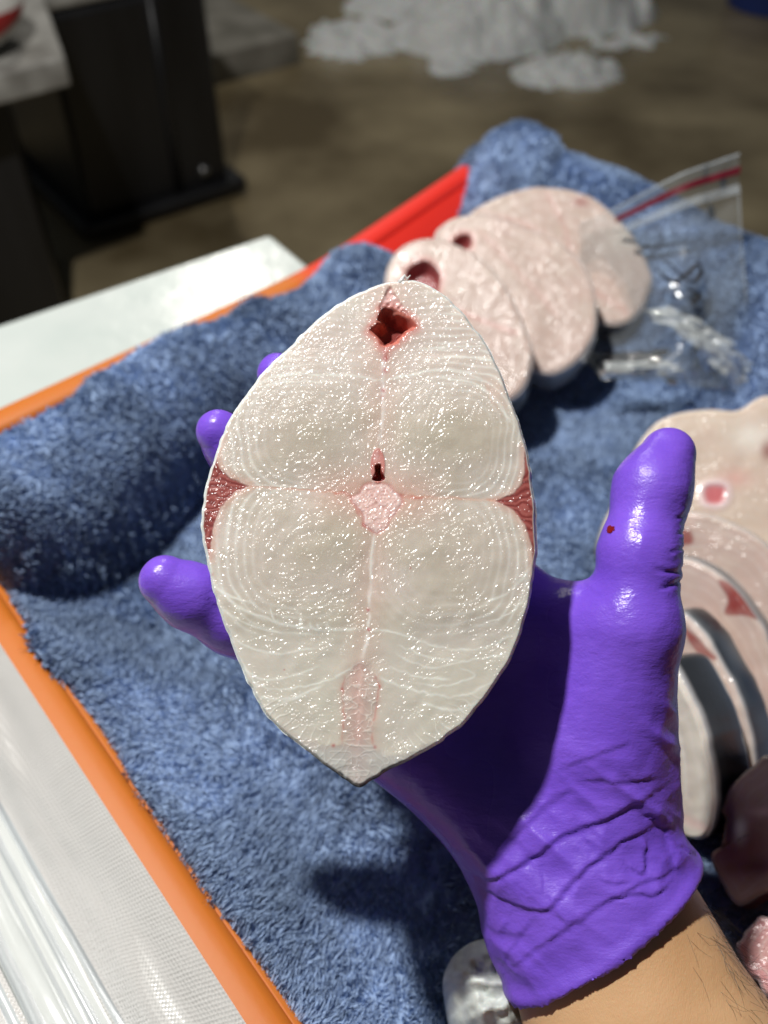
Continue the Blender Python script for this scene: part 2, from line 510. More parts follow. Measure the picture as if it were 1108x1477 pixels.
def counter():
    z = -0.16
    c = at(94, 82, z); a = at(0, 106, z); d = at(54, -30, z)
    u = unit(a - c); v = unit(d - c)
    e = empty("display_counter", (c[0], c[1], FLOOR), "weathered grey counter edge beside the black bin", "counter")
    box("top", prism(c, u, v, 0.7, 0.5, z - 0.05, z), M_GREY, e, 0.006)
    box("cabinet", prism(c + u * 0.13 + v * 0.10, u, v, 0.5, 0.36, FLOOR + 0.003, z - 0.052), M_BLACK, e, 0.006)
    # sack with a red stripe lying on it
    b = at(52, 72, z)
    s = empty("sack", (b[0], b[1], z), "white sack with a red stripe lying on the grey counter", "sack")
    n1, n2 = 30, 40
    th = np.linspace(0, 2 * np.pi, n1, endpoint=False); t = np.linspace(0, 1, n2)
    TH, T = np.meshgrid(th, t, indexing='ij')
    prof = np.clip(1 - np.abs(2 * T - 1) ** 6, 0.02, 1) ** 0.5
    rr = 1 + 0.12 * noise3(np.cos(TH) * 1.5, np.sin(TH) * 1.5, T * 6, 4)
    P = (b + v * 0.06)[None, None] + T[..., None] * u * 0.5 + (np.cos(TH) * 0.10 * prof * rr)[..., None] * v + ((np.sin(TH) * 0.055 * rr * prof) + 0.058)[..., None] * np.array([0, 0, 1.0])
    F = gridfaces(n1, n2, True)
    Tf = TH.ravel()[F].mean(1)
    stripe = (np.sin(Tf) > -0.35) & (np.sin(Tf) < 0.12)
    P = P.reshape(-1, 3)
    P[:, 2] += z + 0.003 - P[:, 2].min()
    subset("cloth", P, F, ~stripe, M_FOAM, s, {})
    subset("stripe", P, F, stripe, M_REDSTRIPE, s, {})
counter()

def blue_tub():
    c = at(1062, 22, FLOOR)
    th = np.linspace(0, 2 * np.pi, 40, endpoint=False)
    prof = [(0.17, 0.004), (0.20, 0.22), (0.215, 0.225), (0.215, 0.24), (0.195, 0.24), (0.165, 0.02), (0.0, 0.02)]
    cc = c + np.array([0.17, 0.12, 0])
    V = np.concatenate([[(cc[0] + r * math.cos(t), cc[1] + r * math.sin(t), FLOOR + h) for t in th] for r, h in prof])
    n = len(th)
    F = np.array([(i * n + k, i * n + (k + 1) % n, (i + 1) * n + (k + 1) % n, (i + 1) * n + k) for i in range(len(prof) - 1) for k in range(n)])
    tag(mesh("plastic_tub", V, F, M_BLUETUB), "dark blue tub cut off at the upper right edge", "tub")
blue_tub()

# ------------------------------------------------------------------ table and trays
def white_table():
    c = at(390, 336, 0.0); l = at(0, 466, 0.0); d = at(447, 379, 0.0)
    u = unit(l - c); v = np.array([-u[1], u[0], 0.0])
    if v @ (d - c) < 0: v = -v
    e = empty("white_table", (c[0], c[1], FLOOR), "glossy white plastic table under the orange tray", "table")
    box("table_top", prism(c, u, v, 1.15, 0.75, -0.03, 0.0), M_WHITE, e, 0.006, 3)
    for a, b in ((0.08, 0.08), (1.03, 0.08), (0.08, 0.64), (1.03, 0.64)):
        q = c + u * a + v * b
        V, F = sweep([(q[0], q[1], FLOOR), (q[0], q[1], -0.4), (q[0], q[1], -0.031)], 0.018, 12); mesh("leg", V, F, M_STEEL, e)
    return c, u, v
white_table()

RIMZ = 0.085
LIP = 0.020
O_C = at(-193, 670, RIMZ); P_BEND = at(446, 380, RIMZ); P_BACK = at(712, 203, RIMZ); P_RIGHT = at(1150, 388, RIMZ)
O_A = unit(P_BEND - O_C); O_B = np.array([O_A[1], -O_A[0], 0.0]); O_LA = np.linalg.norm(P_BEND - O_C)
R_A = unit(P_BACK - P_BEND); R_B = np.array([R_A[1], -R_A[0], 0.0]); R_LA = np.linalg.norm(P_BACK - P_BEND)
Q_A = unit(P_RIGHT - P_BACK); Q_B = np.array([Q_A[1], -Q_A[0], 0.0])
F_A = unit(at(160, 1232, RIMZ) - O_C)                       # front-left edge
P_RIGHT = P_BACK + Q_A * 0.66
P_FRONT = O_C + F_A * 0.60

def rounded(points, r, n=9):
    out = []
    m = len(points)
    for i in range(m):
        p, a, b = points[i], points[i - 1], points[(i + 1) % m]
        ua, ub = unit(a - p), unit(b - p)
        t = np.linspace(0, 1, n)[:, None]
        A, B = p + ua * r, p + ub * r
        out.append((1 - t) ** 2 * A + 2 * t * (1 - t) * p + t ** 2 * B)
    q = []
    pts = np.concatenate(out)
    for i in range(len(pts)):
        a, b = pts[i], pts[(i + 1) % len(pts)]
        k = max(1, int(np.linalg.norm(b - a) / 0.02))
        for j in range(k): q.append(a + (b - a) * j / k)
    return np.array(q)

def tray():
    z0, z1 = 0.004, RIMZ
    path = rounded([O_C, P_BEND, P_BACK, P_RIGHT, P_FRONT], 0.035)
    T = np.roll(path, -1, 0) - np.roll(path, 1, 0); T /= np.linalg.norm(T, axis=1)[:, None]
    N = np.stack([-T[:, 1], T[:, 0], 0 * T[:, 0]], 1)      # outward: the path runs clockwise
    n = len(path)
    # two-tone plastic: orange on the left and front, red at the back and right
    tt = (path - P_BEND) @ R_A
    red = sstep(-0.030, 0.008, tt)[:, None]
    redf = red * (((path - P_BEND) @ R_B) < 0.5)[:, None]
    col = np.array([0.60, 0.165, 0.014]) * (1 - redf) + np.array([0.80, 0.026, 0.014]) * redf
    e = empty("food_tray", (O_C[0], O_C[1], z0), "orange plastic tray turning red at the back, lined with the blue towel", "tray")
    def loft(part, prof):
        V = np.concatenate([np.c_[(path + N * o)[:, :2], np.full(n, z)] for o, z in prof])
        F = np.array([(i * n + k, i * n + (k + 1) % n, (i + 1) * n + (k + 1) % n, (i + 1) * n + k) for i in range(len(prof) - 1) for k in range(n)])
        return mesh(part, V, F, M_TRAY, e, True, col=np.tile(col, (len(prof), 1)))
    L = LIP
    loft("wall", [(-L - 0.018, z0 + 0.012), (-L - 0.0005, z1 - 0.004), (-L + 0.002, z1 - 0.006), (-L - 0.015, z0 + 0.010)])
    h = 0.014
    loft("rim", [(-L, z1 - h), (-L, z1 - 0.005), (-L + 0.0012, z1 - 0.0022), (-L + 0.004, z1 - 0.0005), (-L + 0.008, z1), (-0.008, z1), (-0.004, z1 - 0.0005), (-0.0012, z1 - 0.0022), (0, z1 - 0.005), (0, z1 - h), (-0.003, z1 - h), (-0.003, z1 - 0.006), (-L + 0.003, z1 - 0.006), (-L, z1 - h)])
    p = path - N * (L + 0.0178)
    V = np.concatenate([np.c_[p[:, :2], np.full(n, z0)], np.c_[p[:, :2], np.full(n, z0 + 0.0125)]])
    F = [tuple(range(n))[::-1], tuple(range(n, 2 * n))] + [(k, (k + 1) % n, n + (k + 1) % n, n + k) for k in range(n)]
    mesh("base", V, F, M_TRAY, e, False, col=np.tile(col, (2, 1)))
tray()

# ------------------------------------------------------------------ towel
def towel_z(X, Y):
    P = np.stack([X, Y, np.zeros_like(X)], -1)
    FB = np.array([-F_A[1], F_A[0], 0.0])
    tO = (P - O_C) @ O_A; sO = (P - O_C) @ O_B - LIP             # inward from the orange back rim
    s3 = (P - O_C) @ FB - LIP                                     # inward from the orange front-left rim
    tR = (P - P_BEND) @ R_A; sR = (P - P_BEND) @ R_B - LIP
    s4 = (P - P_BACK) @ Q_B - LIP; t4 = (P - P_BACK) @ Q_A        # inward from the right-hand rim
    w = sstep(-0.06, 0.06, tR)
    sB = np.minimum(sO, sR) if False else sO * (1 - w) + sR * w
    n1 = fbm2(X * 9, Y * 9, 21); n2 = fbm2(X * 30, Y * 30, 31, 3)
    z = 0.024 + 0.010 * n1 + 0.0016 * n2
    # thick rolled edge along the back rim
    wob = 0.010 * np.sin(tO * 26 + 1.0) + 0.012 * noise2(tO * 14, tO * 0, 5)
    gap = 0.026 * sstep(0.17, 0.07, tO) - 0.002
    u = (sB - gap) / (0.066 + 0.7 * wob - 0.015 * w)
    fade = 1 - 0.80 * sstep(-0.02, 0.10, tR)
    amp = 0.088 * fade * (0.92 + 0.16 * noise2(tO * 11, 0 * tO, 8))
    roll = np.where(u < 0, 0, np.clip(1 - np.clip(u, 0, 2) ** 5.0, 0, 1) ** 0.5) * sstep(-0.15, 0.12, u)
    z = z + amp * roll + 0.006 * roll * noise2(X * 45, Y * 45, 6)
    # banked up along the front-left rim
    bank = np.exp(-np.clip(s3, 0, 9) / 0.030) * sstep(-0.05, 0.03, sO - 0.06)
    fold = np.exp(-((s3 - 0.105 - 0.02 * noise2(sO * 8, 0 * sO, 12)) / 0.022) ** 2)
    z = z + (0.056 + 0.012 * noise2(sO * 20, 0 * sO, 13)) * bank + 0.016 * fold * sstep(0.1, 0.25, sO)
    # lifted over the right-hand rim, hanging outside it
    prof = sstep(0.10, 0.012, s4) * (1 - sstep(-LIP - 0.004, -LIP - 0.045, s4))
    z = z + (0.070 + 0.006 * noise2(t4 * 14, 0 * t4, 17)) * prof
    hump = np.exp(-((s4 - 0.005) / 0.035) ** 2 - ((t4 - 0.075) / 0.060) ** 2)
    z = z + 0.012 * hump
    over = (s4 > -LIP - 0.048) & (s4 < 0.11) & (t4 > 0.005)
    z = np.where((s4 < -0.01), np.maximum(z, RIMZ + 0.006 - np.clip(-LIP - s4, 0, 1) * 3.0), z)
    ok = (sB > gap) & (s3 > -0.005 + 0.006 * noise2(sO * 25, 0 * sO, 14)) & (s4 > -0.002) & (sO < 0.56) & ((t4 > 0.03) | (sR > 0.01))
    return z, ok | over

def towel():
    step = 0.004
    gx = np.arange(-0.36, 0.62, step); gy = np.arange(-0.12, 0.98, step)
    X, Y = np.meshgrid(gx, gy, indexing='ij')
    Z, ok = towel_z(X, Y)
    px, py = project(np.stack([X, Y, Z], -1))
    V = np.stack([X, Y, Z], -1).reshape(-1, 3)
    F = gridfaces(len(gx), len(gy))
    okf = ok.ravel()[F].all(1)
    F = F[okf]
    c0 = np.array([0.29, 0.395, 0.585])
    e = empty("towel", at(554, 900, 0.02), "blue plush towel lining both trays under the fish steaks", "towel")
    def colour(P, seed=41):
        k = fbm2(P[:, 0] * 26, P[:, 1] * 26, seed, 4)[:, None]
        return np.clip(c0 * (1 + 0.40 * k) + 0.02 * np.clip(k, 0, 1), 0.004, 1)
    u, inv = np.unique(F.ravel(), return_inverse=True)
    mesh("cloth", V[u], inv.reshape(F.shape), M_TOWEL, e, True, col=colour(V[u]))
    # pile: short plush fibres standing on the cloth, in clumps
    fc = V[F].mean(1)
    fx, fy = project(fc)
    vis = (fx > -160) & (fx < 1320) & (fy > 110) & (fy < 1720)
    Fv_ = F[vis]; fc = fc[vis]
    a = V[Fv_[:, 1]] - V[Fv_[:, 0]]; b = V[Fv_[:, 3]] - V[Fv_[:, 0]]
    nrm = np.cross(a, b); area = np.linalg.norm(nrm, axis=1)
    dist = np.linalg.norm(fc - CAM, axis=1)
    wgt = area / dist ** 0.8
    N = 330000
    idx = rng.choice(len(Fv_), N, p=wgt / wgt.sum())
    r1, r2 = rng.random(N)[:, None], rng.random(N)[:, None]
    P = V[Fv_[idx, 0]] + r1 * a[idx] + r2 * b[idx]
    nn = nrm[idx] / area[idx][:, None]
    nn = nn * np.sign(nn[:, 2:3])
    cl = 210.0
    lean = np.stack([noise2(P[:, 0] * cl, P[:, 1] * cl, 51), noise2(P[:, 0] * cl, P[:, 1] * cl, 52), 0 * P[:, 0]], 1) * 0.5
    lean += np.stack([noise2(P[:, 0] * 22, P[:, 1] * 22, 53), noise2(P[:, 0] * 22, P[:, 1] * 22, 54), 0 * P[:, 0]], 1) * 0.75
    lean += rng.normal(0, 0.22, (N, 3))
    d = nn + lean
    d /= np.linalg.norm(d, axis=1)[:, None]
    Ln = (0.0038 + 0.0014 * rng.random(N) + 0.0010 * noise2(P[:, 0] * 60, P[:, 1] * 60, 56))[:, None]
    bend = lean * 0.4 + np.array([0, 0, -0.15])
    side = np.cross(d, rng.normal(0, 1, (N, 3))); side /= np.linalg.norm(side, axis=1)[:, None]
    w = (0.00036 * np.sqrt(dist[idx] / 0.45))[:, None] * (0.7 + 0.6 * rng.random(N)[:, None])
    P = P - nn * 0.0008
    mid = P + d * Ln * 0.55
    tip = mid + (d + bend * 0.8) * Ln * 0.45
    VV = np.stack([P - side * w, P + side * w, mid + side * w * 0.9, mid - side * w * 0.9, tip + side * w * 0.3, tip - side * w * 0.3], 1).reshape(-1, 3)
    k = np.arange(N)[:, None] * 6
    FF = np.concatenate([k + np.array([[0, 1, 2, 3]]), k + np.array([[3, 2, 4, 5]])])
    cc = colour(P)
    cc = cc * (0.8 + 0.4 * rng.random((N, 1)))
    tag(mesh("pile", VV, FF, M_TOWEL, e, True, col=np.repeat(cc, 6, 0)), kind="stuff")
towel()

# ------------------------------------------------------------------ fish steaks
def disk_grid(outline, center, nu, nv):
    """even grid over a star-shaped outline (photo units); border vertices lie on the outline"""
    u = np.linspace(-1, 1, nu); v = np.linspace(-1, 1, nv)
    U_, V_ = np.meshgrid(u, v, indexing='ij')
    dx, dy = U_ * np.sqrt(1 - V_ ** 2 / 2), V_ * np.sqrt(1 - U_ ** 2 / 2)
    r = np.hypot(dx, dy); th = np.arctan2(dy, dx)
    # the outline as a function of angle, in a space squeezed to its own proportions
    w = outline[:, 0].max() - outline[:, 0].min(); h = outline[:, 1].max() - outline[:, 1].min()
    q = (outline - center) / np.array([w, h])
    oth = np.arctan2(q[:, 1], q[:, 0]); orr = np.hypot(q[:, 0], q[:, 1])
    k = np.argsort(oth); oth, orr = oth[k], orr[k]
    R_ = np.interp(th.ravel(), np.r_[oth - 2 * np.pi, oth, oth + 2 * np.pi], np.r_[orr, orr, orr]).reshape(th.shape)
    X = center[0] + r * R_ * np.cos(th) * w
    Y = center[1] + r * R_ * np.sin(th) * h
    return X, Y, r

def border_index(nu, nv):
    i = np.arange(nu * nv).reshape(nu, nv)
    return np.concatenate([i[:-1, 0], i[-1, :-1], i[:0:-1, -1], i[0, :0:-1]])

FILM_SLOPE = 0.265
C_FLESH = lin(214, 204, 196)
C_PALE = lin(238, 238, 230)
C_PINK = lin(226, 176, 160)
C_RED = lin(140, 44, 42)
C_DEEP = lin(92, 16, 14)

def main_steak():
    TILT = math.radians(11.0)                        # the top of the face leans away from the viewer
    SP = CAM + Fv * 0.27; SN = unit(-Fv * math.cos(TILT) + Uv * math.sin(TILT)); SU = np.cross(SN, Rv)
    S = 0.27 / FPX                                   # metres per photo unit on the cut face
    out = smooth_poly([(583, 402), (612, 406), (642, 424), (670, 451), (707, 503), (735, 568), (757, 630), (769, 690), (774, 745), (775, 790), (773, 821),
                       (763, 877), (744, 938), (716, 985), (670, 1044), (609, 1087), (560, 1112), (536, 1126), (517, 1137), (500, 1126), (486, 1117), (444, 1085), (397, 1047),
                       (364, 999), (339, 943), (309, 860), (298, 812), (290, 770), (289, 745), (299, 687), (327, 611), (374, 542), (421, 494), (468, 450), (515, 421), (552, 407)], 1400)
    th_ = np.arange(1400) / 1400.0
    out = out + 1.1 * np.stack([noise2(th_ * 160, 0 * th_, 61), noise2(th_ * 160, 0 * th_ + 9, 62)], 1)
    nu, nv = 500, 726
    X, Y, r = disk_grid(out, np.array([538.0, 765.0]), nu, nv)
    edge = np.full(X.shape, 99.0); mr = r > 0.66     # units in from the skin
    edge[mr] = np.maximum(-sdpoly(X[mr], Y[mr], out[::8]), 0)
    wx = X + 3.5 * noise2(X / 38, Y / 38, 63); wy = Y + 3.5 * noise2(X / 38, Y / 38, 64)

    # ---- the four muscle blocks and their onion rings
    ysep = np.interp(X, [289, 357, 500, 543, 580, 720, 775], [705, 702, 711, 722, 716, 722, 722])
    xsep = np.interp(Y, [400, 500, 640, 720, 770, 850, 950, 1137], [566, 553, 547, 543, 541, 534, 524, 517])
    top = Y < ysep; left = X < xsep
    rho = np.zeros_like(X); tx = np.zeros_like(X); ty = np.zeros_like(X)
    for tp, lf, (cx, cy, ax, ay) in ((1, 1, (452, 628, 142, 120)), (1, 0, (652, 636, 118, 122)), (0, 1, (440, 790, 150, 150)), (0, 0, (640, 800, 140, 150))):
        m = (top == bool(tp)) & (left == bool(lf))
        dx, dy = (wx - cx) / ax, (wy - cy) / ay
        p = 2.6
        rr = (np.abs(dx) ** p + np.abs(dy) ** p) ** (1 / p)
        gx = np.sign(dx) * np.abs(dx) ** (p - 1) / ax; gy = np.sign(dy) * np.abs(dy) ** (p - 1) / ay
        g = np.hypot(gx, gy) + 1e-9
        rho[m] = rr[m]; tx[m] = (-gy / g)[m]; ty[m] = (gx / g)[m]
    lower = sstep(880, 940, Y)                       # below: nested arcs run outwards instead of rings

    col = np.empty(X.shape + (3,)); col[:] = C_FLESH
    def mix(c, a): 
        nonlocal col
        col = col * (1 - a[..., None]) + np.asarray(c) * a[..., None]
    n_lo = fbm2(X / 70, Y / 70, 65, 4); n_hi = fbm2(X / 9, Y / 9, 66, 3)
    mix(lin(184, 173, 154), np.clip(0.80 - 0.75 * rho + 0.40 * n_lo, 0, 0.8) * (1 - lower))       # thicker, yellower middles
    mix(lin(206, 205, 186), np.clip(sstep(760, 1000, Y) * 0.45 + 0.2 * n_lo, 0, 0.6))
    mix(lin(224, 220, 210), np.clip(0.45 * sstep(490, 420, Y) + 0.4 * sstep(26, 4, edge) + 0.15 * n_hi, 0, 0.7))
    mix(lin(214, 166, 150), np.clip(0.7 * np.exp(-((Y - ysep) / 34) ** 2) * sstep(130, 30, np.abs(X - 543)) + 0.30 * np.exp(-((X - xsep) / 26) ** 2), 0, 1))
    mix(lin(218, 186, 178), 0.45 * sstep(620, 460, Y) * np.clip(0.5 + n_lo, 0, 1))
    mix(C_PINK, 0.30 * np.exp(-((X - 700) / 50) ** 2 - ((Y - 565) / 25) ** 2) * np.clip(edge < 30, 0, 1))

    H = np.zeros_like(X)                             # relief, photo units (x S for metres), + towards the viewer
    # ring lines (myosepta), clearest near the skin
    ph = rho * 12.0 + 0.2 * n_lo
    ln = np.abs(ph - np.round(ph)) / 12.0 * 130
    ring = np.exp(-(ln / 1.7) ** 2) * sstep(0.34, 0.80, rho) * (0.55 + 0.55 * sstep(-0.2, 0.4, noise2(X / 26, Y / 26, 67))) * (1 - lower)
    ring *= np.where(left, sstep(500, 400, X), sstep(590, 660, X))
    mix(C_PALE, 0.55 * ring); H += 0.10 * ring
    wide = 0.5 + 0.5 * np.cos(ph * 2 * np.pi)
    mix(lin(188, 175, 154), 0.20 * (1 - wide) * sstep(0.2, 0.5, rho) * (1 - lower))

    # traced connective-tissue lines
    def line(pts, w, a, c=C_PALE, h=0.4, jit=1.6):
        pts = smooth_poly(pts, 40, False)
        x0, y0 = pts.min(0) - 14; x1, y1 = pts.max(0) + 14
        m = (X > x0) & (X < x1) & (Y > y0) & (Y < y1)
        d, t = seg_dist(X[m] + jit * noise2(X[m] / 9, Y[m] / 9, 68), Y[m] + jit * noise2(X[m] / 9, Y[m] / 9, 69), pts)
        k = np.exp(-(d / w) ** 2) * np.clip(np.minimum(t, 1 - t) * 8 + 0.25, 0, 1) * (0.75 + 0.35 * noise2(X[m] / 12, Y[m] / 12, 70))
        k = np.clip(k, 0, 1)
        col[m] = col[m] * (1 - (a * k)[:, None]) + np.asarray(c) * (a * k)[:, None]
        H[m] += 0.35 * h * k
    L = [[(308, 837), (341, 873), (397, 896), (435, 905), (482, 909), (529, 908)], [(322, 880), (360, 902), (405, 912), (450, 914)],
         [(346, 948), (369, 985), (402, 994), (444, 989), (486, 976), (522, 953)], [(384, 1024), (404, 1016), (435, 1002), (466, 990)],
         [(352, 965), (380, 980), (420, 975), (460, 960)], [(336, 920), (370, 938), (410, 942), (460, 934)], [(372, 1004), (400, 1010), (430, 1004)],
         [(533, 908), (580, 915), (637, 934), (693, 936), (745, 912)], [(571, 943), (618, 962), (669, 954), (730, 944)], [(543, 976), (585, 992), (637, 1004), (669, 1003), (712, 984)],
         [(600, 985), (640, 990), (684, 976), (664, 964)], [(575, 930), (620, 948), (660, 952)], [(608, 1013), (655, 1024), (690, 1012)], [(560, 960), (600, 975), (650, 980)],
         [(388, 547), (435, 541), (505, 543), (552, 550)], [(557, 550), (599, 539), (655, 535), (702, 552)], [(608, 521), (665, 515), (712, 520)], [(632, 545), (679, 553), (716, 582), (738, 612)],
         [(600, 505), (650, 500), (698, 500)], [(370, 560), (420, 552), (480, 553)], [(302, 838), (330, 858), (370, 872)], [(700, 870), (740, 850), (766, 815)], [(680, 905), (725, 890), (760, 862)],
         [(390, 878), (397, 893), (402, 896)], [(446, 897), (450, 906)], [(458, 899), (462, 907)], [(470, 899), (475, 908)], [(425, 883), (436, 889), (432, 902)]]
    for i, p in enumerate(L): line(p, 1.7 + 0.5 * (i % 3 == 0), 0.8)
    line([(553, 500), (553, 545), (552, 590), (549, 630), (546, 645)], 3.0, 0.75, lin(244, 238, 234), 0.8)
    line([(541, 765), (537, 800), (534, 850), (533, 880), (531, 905), (527, 935), (523, 953)], 2.6, 0.8, lin(244, 240, 234), 0.7)
    line([(357, 702), (400, 704), (450, 707), (500, 712)], 2.0, 0.55, lin(206, 142, 116), -0.3)
    line([(357, 700), (400, 702), (450, 704)], 1.2, 0.6, C_PALE, 0.3)
    line([(580, 716), (640, 718), (690, 720), (722, 722)], 2.2, 0.6, lin(214, 150, 118), -0.3)
    line([(480, 712), (500, 712), (512, 724), (518, 745)], 2.2, 0.5, lin(190, 96, 86), 0)
    line([(574, 712), (590, 717), (612, 719)], 2.6, 0.6, lin(184, 84, 74), 0)
    line([(525, 745), (532, 760), (540, 766)], 2.6, 0.6, lin(200, 110, 100), 0)
    for (x, y, w, a) in ((556, 517, 5, 0.7), (557, 508, 7, 0.5), (556, 534, 4.5, 0.55), (553, 563, 3.5, 0.6), (552, 573, 3, 0.4), (526, 757, 3.4, 0.95), (531, 880, 2.6, 0.7), (532, 908, 2.4, 0.9),
                        (494, 994, 2.4, 0.9), (305, 829, 2.6, 0.95), (541, 978, 2.4, 0.8), (481, 1076, 3, 0.8), (540, 1078, 3, 0.8), (547, 990, 2, .6), (544, 1020, 2, .5), (410, 966, 1.2, .6), (592, 820, 1.3, .6)):
        k = a * np.exp(-(((X - x) / w) ** 2 + ((Y - y) / w) ** 2)); mix(lin(178, 40, 44), k)
    for p in ([(497, 975), (494, 1000), (497, 1040), (492, 1075)], [(540, 973), (546, 990), (543, 1020), (536, 1050), (537, 1078)]):
        line(p, 5.0, 0.30, lin(204, 120, 104), -0.2); line(p, 1.4, 0.5, lin(196, 70, 62), -0.2)

    # ventral strip and fatty tip: greyer, translucent, fine pale webbing
    strip = smooth_poly([(523, 952), (541, 974), (546, 995), (542, 1030), (537, 1075), (580, 1089), (628, 1070), (600, 1095), (517, 1140), (444, 1088), (405, 1050), (444, 1067), (492, 1077), (497, 1040), (494, 1000), (500, 975)], 120)
    sd = sdpoly(X, Y, strip)
    st = sstep(5, -5, sd + 3 * noise2(X / 8, Y / 8, 181))
    mix(lin(200, 184, 174), 0.7 * st); mix(lin(214, 160, 152), 0.4 * st * np.exp(-((X - 516) / 14) ** 2))
    web = np.abs(noise2(X / 13 + 2 * noise2(X / 20, Y / 20, 71), Y / 9, 72)); web = np.exp(-(web / 0.12) ** 2)
    web2 = np.exp(-(np.abs(np.sin((Y - 0.9 * np.abs(X - 518)) / 4.6 + 1.5 * noise2(X / 14, Y / 14, 73))) / 0.22) ** 2)
    mix(C_PALE, 0.38 * st * np.clip(web + 0.6 * web2, 0, 1)); H += st * (0.5 * web + 0.35 * web2 - 0.4)
    line([(523, 953), (520, 1000), (517, 1050), (514, 1100)], 3.2, 0.5, lin(236, 206, 196), 0.5, 4)
    fat = st * sstep(1060, 1090, Y)
    mix(lin(186, 192, 190), 0.5 * fat)
    # fan of ribs of tissue along the lower skin edge
    fan = sstep(46, 10, edge) * sstep(985, 1030, Y) * (1 - st)
    ang = np.arctan2(Y - 930, X - 520)
    rib = np.exp(-(np.abs(np.sin(ang * 38 + 1.2 * noise2(X / 16, Y / 16, 74))) / 0.25) ** 2)
    mix(C_PALE, 0.5 * fan * rib); H += 0.5 * fan * rib

    # skin line
    mix(lin(240, 244, 242), 0.85 * sstep(6.5, 2.0, edge + 1.0 * noise2(X / 7, Y / 7, 75)))
    mix(lin(30, 40, 52), sstep(7.5, 2.5, edge + 2 * noise2(X / 6, Y / 6, 182)) * sstep(1075, 1112, Y) * 0.92)

    # dark lateral muscle
    dl = np.array([(320, 622), (311, 655), (317, 676), (332, 690), (359, 702), (338, 711), (320, 730), (309, 755), (304, 785), (301, 806), (294, 806), (292, 765), (295, 725), (303, 683), (312, 645)], float)
    dr = np.array([(757, 645), (764, 652), (770, 690), (774, 740), (776, 790), (774, 826), (770, 826), (768, 790), (758, 758), (740, 735), (716, 723), (740, 712), (753, 698), (757, 680)], float)
    sl, sr = sdpoly(X + 1.5 * n_hi, Y + 1.5 * n_hi, dl), sdpoly(X + 1.5 * n_hi, Y + 1.5 * n_hi, dr)
    dm = np.maximum(sstep(1.8, -1.8, sl), sstep(1.8, -1.8, sr)) * sstep(4.0, 6.5, edge)
    fl = np.arctan2(Y - 702, X - 372); fr = np.arctan2(Y - 722, X - 704)
    fib = np.where(X < 540, np.sin(fl * 34 + 5 * noise2(X / 14, Y / 14, 76)), np.sin(fr * 34 + 5 * noise2(X / 14, Y / 14, 76)))
    halo = np.maximum(np.exp(-(np.maximum(sl, 0) / 9) ** 2), np.exp(-(np.maximum(sr, 0) / 8) ** 2))
    mix(lin(214, 150, 132), 0.45 * halo * sstep(4.0, 6.5, edge))
    mix(lin(150, 62, 58), 0.95 * dm); mix(lin(190, 120, 112), 0.35 * dm * np.clip(fib + 0.6 * n_hi, 0, 1)); mix(lin(96, 28, 30), 0.45 * dm * np.clip(-fib, 0, 1))
    H += dm * (0.15 * fib - 0.6)

    # backbone: four-lobed diamond of spongy bone
    bone = smooth_poly([(528, 700), (545, 698), (560, 700), (568, 710), (580, 721), (570, 738), (562, 748), (556, 762), (545, 768), (535, 764), (526, 756), (524, 742), (514, 730), (507, 719), (518, 712)], 90)
    sb = sdpoly(X + n_hi, Y + n_hi, bone)
    bm = sstep(2.6, -2.6, sb + 1.5 * n_hi)
    gr = noise2(X / 2.6, Y / 2.6, 77); gr2 = noise2(X / 5, Y / 5, 78)
    mix(lin(206, 120, 112), 0.6 * np.exp(-(sb / 3.0) ** 2) * (sb > -2))
    mix(lin(232, 198, 190), bm * 0.9); mix(lin(208, 140, 136), bm * np.clip(0.35 * gr + 0.3 * gr2, 0, 0.6)); mix(lin(252, 238, 236), bm * np.clip(gr, 0, 1) * 0.6)
    for p in ([(543, 724), (556, 704)], [(543, 724), (524, 740)], [(543, 724), (568, 742)], [(543, 724), (528, 706)]):
        line(p, 1.6, 0.35, lin(206, 134, 130), -0.4, 2.5)
    mix(lin(150, 110, 100), 0.7 * np.exp(-((X - 543) ** 2 + (Y - 725) ** 2) / 5))
    H += bm * (0.5 + 0.4 * gr) - 0.5 * np.exp(-(sb / 3.5) ** 2)

    # neural canal above it, and the small hollow in it
    ca = ((X - 545) / 10.5) ** 2 + ((Y - 672) / 25) ** 2
    cm = sstep(1.15, 0.85, ca)
    mix(lin(212, 130, 122), 0.85 * cm); mix(lin(238, 200, 196), cm * 0.6 * np.exp(-((X - 543) / 5) ** 2 - ((Y - 660) / 8) ** 2))
    ho = smooth_poly([(541, 672), (549, 670), (551, 680), (556, 690), (548, 694), (537, 692), (541, 682)], 40)
    sh = sdpoly(X, Y, ho); hm = sstep(1.2, -1.2, sh)
    mix(lin(130, 16, 18), 0.95 * hm); mix(lin(176, 110, 60), hm * np.exp(-((X - 545) / 3.2) ** 2 - ((Y - 677) / 7) ** 2))
    H += 1.0 * cm * (1 - hm) - 16 * sstep(0.5, -4, sh) * hm

    # belly cavity near the top
    hole = smooth_poly([(548, 445), (560, 441), (571, 446), (588, 455), (601, 470), (592, 478), (581, 488), (566, 498), (549, 501), (541, 488), (533, 476), (542, 460)], 90)
    mem = smooth_poly([(562, 414), (570, 425), (580, 440), (590, 456), (571, 450), (548, 446), (554, 430)], 60)
    sm_ = sdpoly(X, Y, mem); mm = sstep(2.5, -2.5, sm_)
    mix(lin(226, 178, 172), 0.8 * mm); mix(lin(244, 226, 224), 0.5 * mm * np.clip(gr2 + 0.3, 0, 1)); H += mm * (-3 + 1.5 * gr2)
    s0 = sdpoly(X + 1.2 * gr2 + 3 * noise2(X / 15, Y / 15, 179), Y + 1.2 * gr2, hole)
    hmk = sstep(1.6, -1.6, s0)
